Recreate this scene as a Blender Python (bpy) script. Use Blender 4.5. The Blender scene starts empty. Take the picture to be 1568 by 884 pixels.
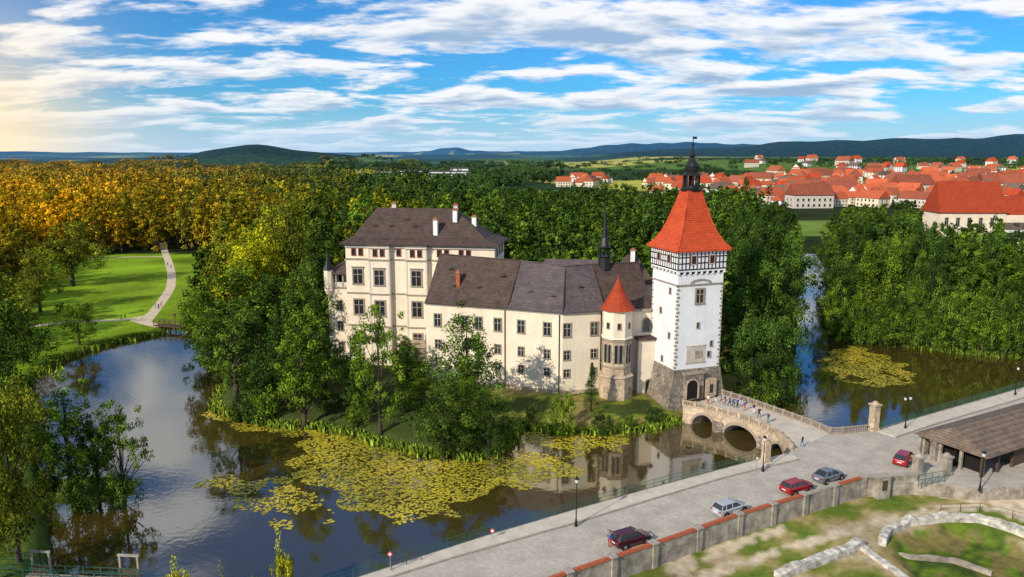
import bpy, bmesh, math, random
import numpy as np
from mathutils import Vector, Matrix, noise as mnoise
random.seed(7)
RNG=np.random.default_rng(11)
scene=bpy.context.scene
# ------------------------------------------------------------------ survey helpers
CAM_H=46.0; FPX=1150.0; PITCH=math.atan(210/1150.0)
CT,ST=math.cos(PITCH),math.sin(PITCH)
def S(u,v,z=0.0):
    """site survey: photo measurement -> world ground position at level z"""
    a=(u-784)/FPX; b=(442-v)/FPX
    dy=CT+b*ST; dz=-ST+b*CT
    t=(z-CAM_H)/dz
    return (a*t, dy*t)
def Zat(v,Y):
    b=(442-v)/FPX
    return CAM_H+Y*(-ST+b*CT)/(CT+b*ST)
def SL(pts,z=0.0): return [S(u,v,z) for u,v in pts]
# ------------------------------------------------------------------ materials
def newmat(name):
    m=bpy.data.materials.new(name); m.use_nodes=True
    nt=m.node_tree; b=nt.nodes['Principled BSDF']
    return m,nt,b
def mat(name,col,rough=0.8,var=0.25,scale=1.5,bump=0.0,bscale=20,metal=0.0,spec=0.3,col2=None,coord='Object',detail=6,streak=0.0):
    m,nt,b=newmat(name); N=nt.nodes; L=nt.links
    tc=N.new('ShaderNodeTexCoord')
    no=N.new('ShaderNodeTexNoise'); no.inputs['Scale'].default_value=scale; no.inputs['Detail'].default_value=detail; no.inputs['Roughness'].default_value=0.65
    L.new(tc.outputs[coord],no.inputs['Vector'])
    mx=N.new('ShaderNodeMix'); mx.data_type='RGBA'
    c2=col2 if col2 else tuple(c*(1-var) for c in col)
    rp=N.new('ShaderNodeMapRange'); rp.inputs[1].default_value=0.35; rp.inputs[2].default_value=0.65
    L.new(no.outputs['Fac'],rp.inputs[0]); L.new(rp.outputs[0],mx.inputs[0])
    mx.inputs[6].default_value=(*col,1); mx.inputs[7].default_value=(*c2,1)
    last=mx.outputs[2]
    if streak>0:
        mp=N.new('ShaderNodeMapping'); mp.inputs['Scale'].default_value=(1.6,1.6,.12); L.new(tc.outputs[coord],mp.inputs[0])
        n3=N.new('ShaderNodeTexNoise'); n3.inputs['Scale'].default_value=1.0; n3.inputs['Detail'].default_value=7; n3.inputs['Roughness'].default_value=.7; L.new(mp.outputs[0],n3.inputs['Vector'])
        r3=N.new('ShaderNodeMapRange'); r3.inputs[1].default_value=.5; r3.inputs[2].default_value=.78; r3.inputs[4].default_value=streak; L.new(n3.outputs['Fac'],r3.inputs[0])
        m5=N.new('ShaderNodeMix'); m5.data_type='RGBA'; L.new(r3.outputs[0],m5.inputs[0]); L.new(last,m5.inputs[6]); m5.inputs[7].default_value=(*[c*.55 for c in c2],1); last=m5.outputs[2]
    L.new(last,b.inputs['Base Color'])
    b.inputs['Roughness'].default_value=rough; b.inputs['Metallic'].default_value=metal
    b.inputs['Specular IOR Level'].default_value=spec
    if bump>0:
        n2=N.new('ShaderNodeTexNoise'); n2.inputs['Scale'].default_value=bscale; n2.inputs['Detail'].default_value=4
        L.new(tc.outputs[coord],n2.inputs['Vector'])
        bp=N.new('ShaderNodeBump'); bp.inputs['Strength'].default_value=bump; bp.inputs['Distance'].default_value=0.1
        L.new(n2.outputs['Fac'],bp.inputs['Height']); L.new(bp.outputs[0],b.inputs['Normal'])
    return m
def cellmat(name,c1,c2,c3,scale=2.0,rough=0.85,bump=0.5,joint=0.06,stretch=(1,1,1),jcol=None):
    """stone / setts: voronoi cells with joints, plus large stains"""
    m,nt,b=newmat(name); N=nt.nodes; L=nt.links
    tc=N.new('ShaderNodeTexCoord'); mp=N.new('ShaderNodeMapping'); mp.inputs['Scale'].default_value=stretch
    L.new(tc.outputs['Object'],mp.inputs[0])
    v=N.new('ShaderNodeTexVoronoi'); v.inputs['Scale'].default_value=scale; L.new(mp.outputs[0],v.inputs['Vector'])
    v2=N.new('ShaderNodeTexVoronoi'); v2.feature='DISTANCE_TO_EDGE'; v2.inputs['Scale'].default_value=scale; L.new(mp.outputs[0],v2.inputs['Vector'])
    sp=N.new('ShaderNodeSeparateColor'); L.new(v.outputs['Color'],sp.inputs[0])
    mx=N.new('ShaderNodeMix'); mx.data_type='RGBA'; mx.inputs[6].default_value=(*c1,1); mx.inputs[7].default_value=(*c2,1); L.new(sp.outputs[0],mx.inputs[0])
    no=N.new('ShaderNodeTexNoise'); no.inputs['Scale'].default_value=0.35; no.inputs['Detail'].default_value=8; L.new(tc.outputs['Object'],no.inputs['Vector'])
    rp=N.new('ShaderNodeMapRange'); rp.inputs[1].default_value=0.42; rp.inputs[2].default_value=0.68; rp.inputs[4].default_value=0.75; L.new(no.outputs['Fac'],rp.inputs[0])
    m2=N.new('ShaderNodeMix'); m2.data_type='RGBA'; L.new(rp.outputs[0],m2.inputs[0]); L.new(mx.outputs[2],m2.inputs[6]); m2.inputs[7].default_value=(*c3,1)
    jr=N.new('ShaderNodeMapRange'); jr.inputs[1].default_value=0; jr.inputs[2].default_value=joint; L.new(v2.outputs['Distance'],jr.inputs[0])
    m3=N.new('ShaderNodeMix'); m3.data_type='RGBA'; L.new(jr.outputs[0],m3.inputs[0]); jc=jcol or tuple(c*0.5 for c in c3); m3.inputs[6].default_value=(*jc,1); L.new(m2.outputs[2],m3.inputs[7])
    L.new(m3.outputs[2],b.inputs['Base Color']); b.inputs['Roughness'].default_value=rough; b.inputs['Specular IOR Level'].default_value=0.25
    bp=N.new('ShaderNodeBump'); bp.inputs['Strength'].default_value=bump; bp.inputs['Distance'].default_value=0.05
    L.new(jr.outputs[0],bp.inputs['Height']); L.new(bp.outputs[0],b.inputs['Normal'])
    return m
def tilemat(name,c1,c2,rough=0.75,row=0.35):
    m,nt,b=newmat(name); N=nt.nodes; L=nt.links
    tc=N.new('ShaderNodeTexCoord')
    mp=N.new('ShaderNodeMapping'); mp.inputs['Scale'].default_value=(1.6,1.6,2.6); L.new(tc.outputs['Object'],mp.inputs[0])
    v=N.new('ShaderNodeTexVoronoi'); v.inputs['Scale'].default_value=1.3; L.new(mp.outputs[0],v.inputs['Vector'])
    sp=N.new('ShaderNodeSeparateColor'); L.new(v.outputs['Color'],sp.inputs[0])
    no=N.new('ShaderNodeTexNoise'); no.inputs['Scale'].default_value=0.5; no.inputs['Detail'].default_value=9; no.inputs['Roughness'].default_value=0.7; L.new(tc.outputs['Object'],no.inputs['Vector'])
    ad=N.new('ShaderNodeMath'); ad.operation='MULTIPLY_ADD'; ad.inputs[1].default_value=0.45; L.new(sp.outputs[0],ad.inputs[0])
    mr=N.new('ShaderNodeMapRange'); mr.inputs[1].default_value=0.35; mr.inputs[2].default_value=0.7; mr.inputs[4].default_value=0.6; L.new(no.outputs['Fac'],mr.inputs[0]); L.new(mr.outputs[0],ad.inputs[2])
    mx=N.new('ShaderNodeMix'); mx.data_type='RGBA'; mx.inputs[6].default_value=(*c1,1); mx.inputs[7].default_value=(*c2,1); L.new(ad.outputs[0],mx.inputs[0])
    oi=N.new('ShaderNodeObjectInfo'); orr=N.new('ShaderNodeMapRange'); orr.inputs[3].default_value=0.75; orr.inputs[4].default_value=1.15; L.new(oi.outputs['Random'],orr.inputs[0])
    osc=N.new('ShaderNodeVectorMath'); osc.operation='SCALE'; L.new(mx.outputs[2],osc.inputs[0]); L.new(orr.outputs[0],osc.inputs['Scale'])
    w=N.new('ShaderNodeTexWave'); w.bands_direction='Z'; w.inputs['Scale'].default_value=0.9/row*0.35; w.inputs['Distortion'].default_value=0.6; L.new(tc.outputs['Object'],w.inputs['Vector'])
    m4=N.new('ShaderNodeMix'); m4.data_type='RGBA'; m4.blend_type='MULTIPLY'; m4.inputs[0].default_value=0.3; L.new(osc.outputs[0],m4.inputs[6]); L.new(w.outputs['Color'],m4.inputs[7])
    L.new(m4.outputs[2],b.inputs['Base Color']); b.inputs['Roughness'].default_value=rough; b.inputs['Specular IOR Level'].default_value=0.3
    bp=N.new('ShaderNodeBump'); bp.inputs['Strength'].default_value=0.4; bp.inputs['Distance'].default_value=0.06; L.new(w.outputs['Fac'],bp.inputs['Height']); L.new(bp.outputs[0],b.inputs['Normal'])
    return m
M={}
M['plaster']=mat('cream_plaster',(0.80,0.70,0.56),0.9,scale=0.35,col2=(0.68,0.59,0.47),bump=0.15,bscale=6,detail=9,streak=.3)
M['white']=mat('white_plaster',(0.78,0.79,0.81),0.85,scale=0.3,col2=(0.66,0.67,0.71),bump=0.12,bscale=5,detail=9,streak=.28)
M['trim']=mat('stone_trim',(0.34,0.28,0.23),0.85,0.3,2)
M['glass']=mat('window_glass',(0.025,0.03,0.04),0.12,0.3,1,spec=0.6)
M['frame']=mat('window_frame',(0.62,0.58,0.52),0.6,0.2,3)
M['redpanel']=mat('red_shutter',(0.32,0.07,0.04),0.7,0.3,3)
M['timber']=mat('black_timber',(0.018,0.014,0.013),0.7,0.3,3)
M['roofb']=tilemat('brown_tiles',(0.12,0.078,0.064),(0.038,0.027,0.025))
M['roofg']=tilemat('grey_brown_tiles',(0.14,0.115,0.12),(0.055,0.044,0.047))
M['roofr']=tilemat('red_tiles',(0.60,0.085,0.022),(0.36,0.042,0.014))
M['roofo']=tilemat('orange_tiles',(0.66,0.15,0.055),(0.40,0.08,0.035))
M['rooft']=tilemat('russet_tiles',(0.46,0.12,0.06),(0.24,0.07,0.04))
M['shedroof']=tilemat('weathered_tiles',(0.21,0.155,0.12),(0.085,0.062,0.048))
M['copper']=mat('dark_metal_cladding',(0.03,0.033,0.036),0.4,0.3,3,metal=0.5)
M['stone']=cellmat('rubble_stone',(0.36,0.31,0.26),(0.21,0.175,0.145),(0.13,0.11,0.09),1.3,bump=0.6)
M['sand']=cellmat('sandstone',(0.58,0.46,0.33),(0.45,0.35,0.25),(0.29,0.23,0.17),1.0,bump=0.4,jcol=(0.25,0.2,0.15))
M['brick']=mat('brick',(0.45,0.12,0.055),0.85,0.4,4)
M['setts']=cellmat('granite_setts',(0.50,0.46,0.41),(0.40,0.37,0.33),(0.33,0.30,0.265),3.2,bump=0.3,joint=0.05,jcol=(0.24,0.22,0.19))
M['pave']=mat('pavement',(0.56,0.51,0.44),0.9,0.25,0.8,bump=0.2,detail=10)
M['kerb']=mat('granite_kerb',(0.36,0.33,0.29),0.85,0.3,2)
M['wallrender']=mat('old_render',(0.44,0.39,0.33),0.9,scale=0.7,col2=(0.17,0.145,0.12),bump=0.3,bscale=4,detail=12,streak=.5)
M['whitewash']=mat('worn_whitewash',(0.68,0.65,0.60),0.9,scale=1.1,col2=(0.22,0.20,0.165),bump=0.4,bscale=3,detail=12)
M['path']=mat('gravel_path',(0.62,0.51,0.38),0.95,0.2,0.6,detail=10)
M['dark']=mat('dark_interior',(0.012,0.010,0.009),0.95)
M['wood']=mat('weathered_wood',(0.10,0.065,0.04),0.8,0.4,3)
M['greenmetal']=mat('green_painted_metal',(0.03,0.11,0.09),0.5,0.2,3)
M['iron']=mat('cast_iron',(0.02,0.022,0.025),0.5,0.2,3,metal=0.3)
M['lampglass']=mat('lamp_glass',(0.65,0.68,0.70),0.2,0.1,3)
M['bark']=mat('bark',(0.08,0.06,0.045),0.95,0.4,2,bump=0.4,bscale=8)
M['whitepaint']=mat('white_paint',(0.70,0.71,0.73),0.5,0.1,3)
M['tyre']=mat('tyre_rubber',(0.02,0.02,0.02),0.8)
M['rim']=mat('alloy_rim',(0.45,0.46,0.48),0.3,metal=0.7)
M['redlight']=mat('tail_light',(0.5,0.02,0.02),0.3)
M['headlight']=mat('head_light',(0.75,0.78,0.8),0.15)
M['signred']=mat('sign_red',(0.6,0.03,0.02),0.4)
def leafmat(name):
    m=bpy.data.materials.new(name); m.use_nodes=True; nt=m.node_tree; N=nt.nodes; L=nt.links
    N.remove(N['Principled BSDF']); out=N['Material Output']
    oi=N.new('ShaderNodeObjectInfo'); at=N.new('ShaderNodeAttribute'); at.attribute_name='tone'
    pw=N.new('ShaderNodeMath'); pw.operation='POWER'; pw.inputs[1].default_value=1.6; L.new(at.outputs['Fac'],pw.inputs[0])
    ml=N.new('ShaderNodeMath'); ml.operation='MULTIPLY_ADD'; ml.inputs[1].default_value=2.1; ml.inputs[2].default_value=0.36; L.new(pw.outputs[0],ml.inputs[0])
    sc=N.new('ShaderNodeVectorMath'); sc.operation='SCALE'; L.new(oi.outputs['Color'],sc.inputs[0]); L.new(ml.outputs[0],sc.inputs['Scale'])
    mx=N.new('ShaderNodeMix'); mx.data_type='RGBA'; mx.blend_type='MULTIPLY'; L.new(at.outputs['Fac'],mx.inputs[0]); L.new(sc.outputs[0],mx.inputs[6]); mx.inputs[7].default_value=(1.35,1.15,0.7,1)
    d=N.new('ShaderNodeBsdfDiffuse'); L.new(mx.outputs[2],d.inputs[0]); L.new(d.outputs[0],out.inputs[0])
    return m
M['leaf']=leafmat('foliage')
# ------------------------------------------------------------------ mesh builder
class MB:
    def __init__(s): s.v=[]; s.f=[]; s.m=[]; s.mats=[]
    def mi(s,k):
        if k not in s.mats: s.mats.append(k)
        return s.mats.index(k)
    def add(s,vs,fs,k):
        o=len(s.v); s.v+= [tuple(p) for p in vs]; i=s.mi(k)
        for f in fs: s.f.append(tuple(o+a for a in f)); s.m.append(i)
    def obox(s,O,ex,s0,s1,t0,t1,z0,z1,k,dz=0):
        n=(ex[1],-ex[0])
        P=lambda a,b,z:(O[0]+ex[0]*a+n[0]*b,O[1]+ex[1]*a+n[1]*b,z)
        vs=[P(s0,t0,z0),P(s1,t0,z0),P(s1,t1,z0),P(s0,t1,z0),P(s0,t0,z1),P(s1,t0,z1),P(s1,t1,z1),P(s0,t1,z1)]
        s.add(vs,[(0,1,2,3),(4,7,6,5),(0,4,5,1),(1,5,6,2),(2,6,7,3),(3,7,4,0)],k)
    def prism(s,poly,z0,z1,k,kside=None):
        n=len(poly); vs=[(p[0],p[1],z0) for p in poly]+[(p[0],p[1],z1) for p in poly]
        s.add(vs,[tuple(range(n,2*n))],k)
        s.add(vs,[(i,(i+1)%n,n+(i+1)%n,n+i) for i in range(n)]+[tuple(reversed(range(n)))],kside or k)
    def loft(s,rings,k,cap=True):
        n=len(rings[0]); vs=[p for r in rings for p in r]; fs=[]
        for i in range(len(rings)-1):
            for j in range(n):
                fs.append((i*n+j,i*n+(j+1)%n,(i+1)*n+(j+1)%n,(i+1)*n+j))
        if cap: fs.append(tuple(reversed(range(n)))); fs.append(tuple(range((len(rings)-1)*n,len(rings)*n)))
        s.add(vs,fs,k)
    def lathe(s,c,prof,k,n=8,rot=0.0):
        rings=[[(c[0]+r*math.cos(rot+2*math.pi*j/n),c[1]+r*math.sin(rot+2*math.pi*j/n),z) for j in range(n)] for z,r in prof]
        s.loft(rings,k)
    def tube(s,a,b,r0,r1,k,n=6):
        a=Vector(a); b=Vector(b); d=(b-a)
        if d.length<1e-6: return
        d.normalize(); t=d.orthogonal().normalized(); w=d.cross(t)
        rings=[[a+(t*math.cos(2*math.pi*j/n)+w*math.sin(2*math.pi*j/n))*r0 for j in range(n)],[b+(t*math.cos(2*math.pi*j/n)+w*math.sin(2*math.pi*j/n))*r1 for j in range(n)]]
        s.loft(rings,k)
    def mesh(s,name,smooth=False,fix=True):
        me=bpy.data.meshes.new(name); me.from_pydata(s.v,[],s.f)
        for k in s.mats: me.materials.append(M[k])
        me.polygons.foreach_set('material_index',s.m)
        if fix:
            bm=bmesh.new(); bm.from_mesh(me); bmesh.ops.recalc_face_normals(bm,faces=bm.faces); bm.to_mesh(me); bm.free()
        if smooth: me.polygons.foreach_set('use_smooth',[True]*len(me.polygons))
        me.update(); return me
def obj(name,me,parent=None,loc=(0,0,0)):
    o=bpy.data.objects.new(name,me); scene.collection.objects.link(o); o.location=loc
    if parent: o.parent=parent
    return o
def empty(name,loc=(0,0,0)):
    o=bpy.data.objects.new(name,None); scene.collection.objects.link(o); o.empty_display_size=1; o.location=loc; return o
def unit(a,b):
    d=(b[0]-a[0],b[1]-a[1]); l=math.hypot(*d); return (d[0]/l,d[1]/l),l
def dense(poly,step):
    out=[]
    for a,b in zip(poly[:-1],poly[1:]):
        e,l=unit(a,b); n=max(1,int(l/step))
        for i in range(n): out.append((a[0]+(b[0]-a[0])*i/n,a[1]+(b[1]-a[1])*i/n))
    out.append(poly[-1]); return out
def offset(poly,d):
    out=[]
    for i,p in enumerate(poly):
        a=poly[max(0,i-1)]; b=poly[min(len(poly)-1,i+1)]; e,_=unit(a,b)
        out.append((p[0]+e[1]*d,p[1]-e[0]*d))
    return out
# ------------------------------------------------------------------ polygons (site plan)
W1=SL([(40,990),(50,900),(75,850),(72,770),(60,735),(60,640),(48,592),(55,572),(100,548),(150,531),(200,520),(245,511),(262,502),(285,503),(300,513),(312,514),(302,530),(310,545),(330,560),(345,590),(330,625),(380,640),(430,652),(480,652),(540,664),(590,680),(640,692),(700,702),(755,697),(785,668),(790,650),(840,658),(900,662),(960,660),(1010,652),(1040,642),(1070,632),(1125,614),(1190,612),(1208,590),(1218,540),(1222,500),(1213,450),(1225,405),(1228,386),(1246,386),(1262,410),(1265,450),(1256,500),(1275,515),(1340,521),(1400,532),(1480,541),(1568,549),(1760,562),(1760,592),(1568,622),(1335,690),(1250,705),(1150,735),(880,812),(650,885),(400,965),(300,1010)])
L2=SL([(55,748),(100,738),(160,733),(205,742),(200,756),(150,766),(90,768),(55,765)])
RZ=3.0
ROAD=SL([(300,965),(540,886),(650,850),(750,818),(880,780),(1000,746),(1150,706),(1180,700),(1212,692),(1222,676),(1270,664),(1335,659),(1400,640),(1568,592),(1760,540),(1760,700),(1568,745),(1500,748),(1445,742),(1400,738),(1320,742),(1130,800),(1000,846),(870,890),(640,975)],RZ)
PIT=SL([(1365,832),(1395,812),(1450,806),(1510,808),(1568,835),(1640,860),(1640,930),(1480,930),(1400,884),(1370,850)],1.2)
PARK=SL([(-60,600),(-40,500),(40,440),(60,398),(130,391),(250,388),(345,390),(330,430),(322,480),(318,520),(240,525),(150,545),(60,580)],1.2)
LAWN2=SL([(1205,362),(1290,362),(1290,338),(1205,338)],1.2)
DIRT=[SL([(1050,884),(1180,842),(1300,806),(1420,776),(1500,768),(1568,770),(1700,775),(1700,790),(1568,783),(1500,780),(1420,787),(1300,818),(1180,855),(1100,884)],1.2),
      SL([(1440,760),(1568,745),(1720,745),(1720,800),(1568,798),(1500,775)],1.2),
      SL([(1050,890),(1000,860),(1040,850),(1200,805),(1210,812),(1080,858)],1.2)]
CASTLE_ISL=SL([(330,600),(345,640),(480,652),(590,680),(700,702),(785,690),(900,662),(1010,652),(1120,640),(1210,600),(1180,500),(1100,470),(500,470)],1.2)
def inside(px,py,poly):
    r=np.zeros(px.shape,bool); n=len(poly)
    for i in range(n):
        x0,y0=poly[i]; x1,y1=poly[(i+1)%n]
        if y0==y1: continue
        c=((y0>py)!=(y1>py)) & (px<(x1-x0)*(py-y0)/(y1-y0)+x0)
        r^=c
    return r
def pdist(px,py,poly):
    d=np.full(px.shape,1e9); n=len(poly)
    for i in range(n):
        x0,y0=poly[i]; x1,y1=poly[(i+1)%n]; dx,dy=x1-x0,y1-y0; L=dx*dx+dy*dy+1e-9
        t=np.clip(((px-x0)*dx+(py-y0)*dy)/L,0,1); d=np.minimum(d,np.hypot(px-x0-t*dx,py-y0-t*dy))
    return d
HILLS=[(2250,3300,1000,420,72),(1350,3500,420,330,38),(900,3900,500,300,30),(3400,3300,1000,420,80),(-800,2600,210,220,50),(-1010,2680,160,200,42),(-560,2750,140,200,22),(-1350,3000,380,220,24),(-735,9000,300,300,85),(-300,9500,2600,400,48),(0,5200,1500,300,26),(-3600,7000,1700,400,34),(-5200,7500,1300,400,42),(2600,6500,3000,500,60),(1300,6200,900,400,52),(300,7500,900,300,42),(100,3300,700,250,16)]
def sm(x): x=np.clip(x,0,1); return x*x*(3-2*x)
def hills(X,Y):
    h=np.zeros_like(X)
    for cx,cy,sx,sy,hh in HILLS:
        h+=hh*np.exp(-((X-cx)/sx)**2-((Y-cy)/sy)**2)*(1+0.06*np.sin(X/90+cy)+0.05*np.sin(X/37))
    h+=24*sm((Y-520)/1100)*sm((X-50-(Y*0.05))/400)
    return h
def ground(X,Y):
    w=inside(X,Y,W1)&~inside(X,Y,L2)
    near=(np.abs(X)<260)&(Y<430)
    d=np.full(X.shape,50.0)
    d[near]=np.minimum(pdist(X[near],Y[near],W1),pdist(X[near],Y[near],L2))
    h=np.where(w,-np.minimum(1.6,d*0.8),np.minimum(1.2,0.1+d*0.8))
    isl=inside(X,Y,CASTLE_ISL)&~w
    di=np.zeros(X.shape); di[isl]=np.minimum(d[isl],9)
    h=h+np.where(isl,np.maximum(0,di-1.5)/7.5*0.9,0)
    pit=inside(X,Y,PIT); dp=np.zeros(X.shape)
    dp[pit]=pdist(X[pit],Y[pit],PIT); h=h-np.minimum(dp*0.8,0.9)
    rd=inside(X,Y,ROAD); h=np.where(rd,np.minimum(h,1.2),h)
    return h+hills(X,Y), w, d
def gz(x,y):
    h,_,_=ground(np.array([float(x)]),np.array([float(y)])); return float(h[0])
# ------------------------------------------------------------------ ground sheet
def axis(a,b,step,far_lo,far_hi,r):
    m=list(np.arange(a,b+1e-6,step)); s=step; lo=[]; p=a
    while p>far_lo: s*=r; p-=s; lo.append(p)
    s=step; hi=[]; p=b
    while p<far_hi: s*=r; p+=s; hi.append(p)
    return np.array(lo[::-1]+m+hi)
xs=axis(-125,150,0.9,-14000,14000,1.045); ys=axis(52,250,0.9,-400,30000,1.035)
GX,GY=np.meshgrid(xs,ys); GZ,GW,GD=ground(GX,GY)
nx,ny=len(xs),len(ys)
me=bpy.data.meshes.new('ground')
co=np.stack([GX.ravel(),GY.ravel(),GZ.ravel()],1)
idx=np.arange(nx*ny).reshape(ny,nx)
q=np.stack([idx[:-1,:-1].ravel(),idx[:-1,1:].ravel(),idx[1:,1:].ravel(),idx[1:,:-1].ravel()],1)
def fast_mesh(me,co,quads,k=4):
    me.vertices.add(len(co)); me.vertices.foreach_set('co',co.astype(np.float32).ravel())
    me.loops.add(len(quads)*k); me.loops.foreach_set('vertex_index',quads.astype(np.int32).ravel())
    me.polygons.add(len(quads)); me.polygons.foreach_set('loop_start',np.arange(0,len(quads)*k,k,dtype=np.int32))
    me.update(calc_edges=True); me.validate()
fast_mesh(me,co,q)
me.polygons.foreach_set('use_smooth',[True]*len(me.polygons))
X,Y=GX.ravel(),GY.ravel(); Zr=GZ.ravel()
C=np.zeros((len(X),4)); C[:,3]=1; C[:,:3]=(0.075,0.115,0.022)
def paint(mask,c): C[mask,:3]=c
def nz(xx,yy,s,k=0): return np.array([mnoise.fractal(Vector((x*s,y*s,k)),1.0,2.0,3) for x,y in zip(xx,yy)])
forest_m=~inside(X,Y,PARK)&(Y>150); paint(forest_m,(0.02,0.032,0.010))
pk=inside(X,Y,PARK); pi_=np.where(pk)[0]; pn=nz(X[pk],Y[pk],.05,4)[:,None]; C[pi_,:3]=np.array((0.17,0.27,0.016))*(1+.45*np.clip(pn,-.8,.8))
isl=inside(X,Y,CASTLE_ISL); ii=np.where(isl)[0]; inn=nz(X[isl],Y[isl],.13,8)
C[ii,:3]=(0.17,0.20,0.03); C[ii[inn>.15],:3]=(0.22,0.18,0.06); C[ii[(X[ii]<-9)|(inn<-.25)],:3]=(0.05,0.07,0.018)
paint(inside(X,Y,LAWN2),(0.14,0.22,0.04))
yard=(X>5)&(Y<108)&~inside(X,Y,W1); paint(yard,(0.15,0.17,0.035))
yn=nz(X[yard],Y[yard],.16,0)
ci=np.where(yard)[0]; C[ci[yn>0.02],:3]=(0.28,0.23,0.10); C[ci[yn>0.3],:3]=(0.38,0.31,0.20); C[ci[yn<-0.25],:3]=(0.10,0.15,0.022)
pt_=inside(X,Y,PIT); pj=np.where(pt_)[0]; pnn=nz(X[pt_],Y[pt_],.25,3); C[pj,:3]=(0.13,0.20,0.022); C[pj[pnn>.1],:3]=(0.20,0.17,0.06); C[pj[pnn<-.2],:3]=(0.06,0.10,0.02)
for d in DIRT:
    m_=inside(X,Y,d); mi_=np.where(m_)[0]; dn=nz(X[m_],Y[m_],.5,6); C[mi_[dn<.25],:3]=(0.50,0.42,0.31)
paint(GW.ravel(),(0.03,0.03,0.015))
far=Y>700
cellx=np.floor((X+Y*0.3)/380).astype(int); celly=np.floor((Y+X*0.2)/300).astype(int)
hsh=((cellx*7349+celly*9151+(cellx*celly)*131)%97)/97.0
fc=np.zeros((len(X),3)); fc[:]=(0.018,0.045,0.016)
fc[hsh>0.68]=(0.08,0.15,0.03); fc[hsh>0.80]=(0.38,0.36,0.07); fc[hsh>0.90]=(0.05,0.10,0.025)
hh=hills(X,Y); fc[(hh>25.5)&(X<9000)&(Y>1900)]=(0.009,0.026,0.012)
C[far,:3]=fc[far]
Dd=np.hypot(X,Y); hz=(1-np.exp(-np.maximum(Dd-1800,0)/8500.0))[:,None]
C[:,:3]=C[:,:3]*(1-hz)+np.array((0.05,0.18,0.40))*hz  # blue aerial haze painted into the ground colour, stronger with distance
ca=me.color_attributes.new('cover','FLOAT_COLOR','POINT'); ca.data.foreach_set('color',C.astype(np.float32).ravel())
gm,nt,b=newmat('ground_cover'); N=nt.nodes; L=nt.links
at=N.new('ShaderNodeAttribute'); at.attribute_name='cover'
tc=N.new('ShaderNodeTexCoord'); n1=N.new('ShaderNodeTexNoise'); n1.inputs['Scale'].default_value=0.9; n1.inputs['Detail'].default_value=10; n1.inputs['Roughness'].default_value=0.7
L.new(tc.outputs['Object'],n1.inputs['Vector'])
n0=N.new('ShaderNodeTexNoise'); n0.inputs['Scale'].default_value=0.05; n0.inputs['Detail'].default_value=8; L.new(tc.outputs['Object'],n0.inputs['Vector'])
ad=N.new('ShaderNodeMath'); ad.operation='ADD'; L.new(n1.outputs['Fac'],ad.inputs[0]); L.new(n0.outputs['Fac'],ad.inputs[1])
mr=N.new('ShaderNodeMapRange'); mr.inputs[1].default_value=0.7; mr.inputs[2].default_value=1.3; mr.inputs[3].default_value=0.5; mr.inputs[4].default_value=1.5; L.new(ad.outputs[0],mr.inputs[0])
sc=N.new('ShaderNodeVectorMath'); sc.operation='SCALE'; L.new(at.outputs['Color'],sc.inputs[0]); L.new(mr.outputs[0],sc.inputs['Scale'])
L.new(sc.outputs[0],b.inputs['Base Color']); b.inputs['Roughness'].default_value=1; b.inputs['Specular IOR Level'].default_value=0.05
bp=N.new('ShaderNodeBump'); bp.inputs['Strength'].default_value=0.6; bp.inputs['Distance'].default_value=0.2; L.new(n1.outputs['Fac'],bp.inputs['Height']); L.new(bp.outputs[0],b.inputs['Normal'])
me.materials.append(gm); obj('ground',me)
# ------------------------------------------------------------------ water
wm=bpy.data.materials.new('pond_water'); wm.use_nodes=True; nt=wm.node_tree; N=nt.nodes; L=nt.links; N.remove(N['Principled BSDF'])
d=N.new('ShaderNodeBsdfDiffuse'); d.inputs[0].default_value=(0.050,0.036,0.008,1)
g=N.new('ShaderNodeBsdfGlossy'); g.inputs['Roughness'].default_value=0.025; g.inputs[0].default_value=(0.97,0.97,0.95,1)
fr=N.new('ShaderNodeFresnel'); fr.inputs['IOR'].default_value=3.1
tc=N.new('ShaderNodeTexCoord'); n1=N.new('ShaderNodeTexNoise'); n1.inputs['Scale'].default_value=1.1; n1.inputs['Detail'].default_value=4; L.new(tc.outputs['Object'],n1.inputs['Vector'])
bp=N.new('ShaderNodeBump'); bp.inputs['Strength'].default_value=0.06; bp.inputs['Distance'].default_value=0.12; L.new(n1.outputs['Fac'],bp.inputs['Height'])
L.new(bp.outputs[0],g.inputs['Normal']); L.new(bp.outputs[0],fr.inputs['Normal'])
ms=N.new('ShaderNodeMixShader'); L.new(fr.outputs[0],ms.inputs[0]); L.new(d.outputs[0],ms.inputs[1]); L.new(g.outputs[0],ms.inputs[2]); L.new(ms.outputs[0],N['Material Output'].inputs[0])
M['water']=wm
mb=MB(); mb.add([(-150,45,0),(230,45,0),(230,420,0),(-150,420,0)],[(0,1,2,3)],'water'); obj('water',mb.mesh('water'))
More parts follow.
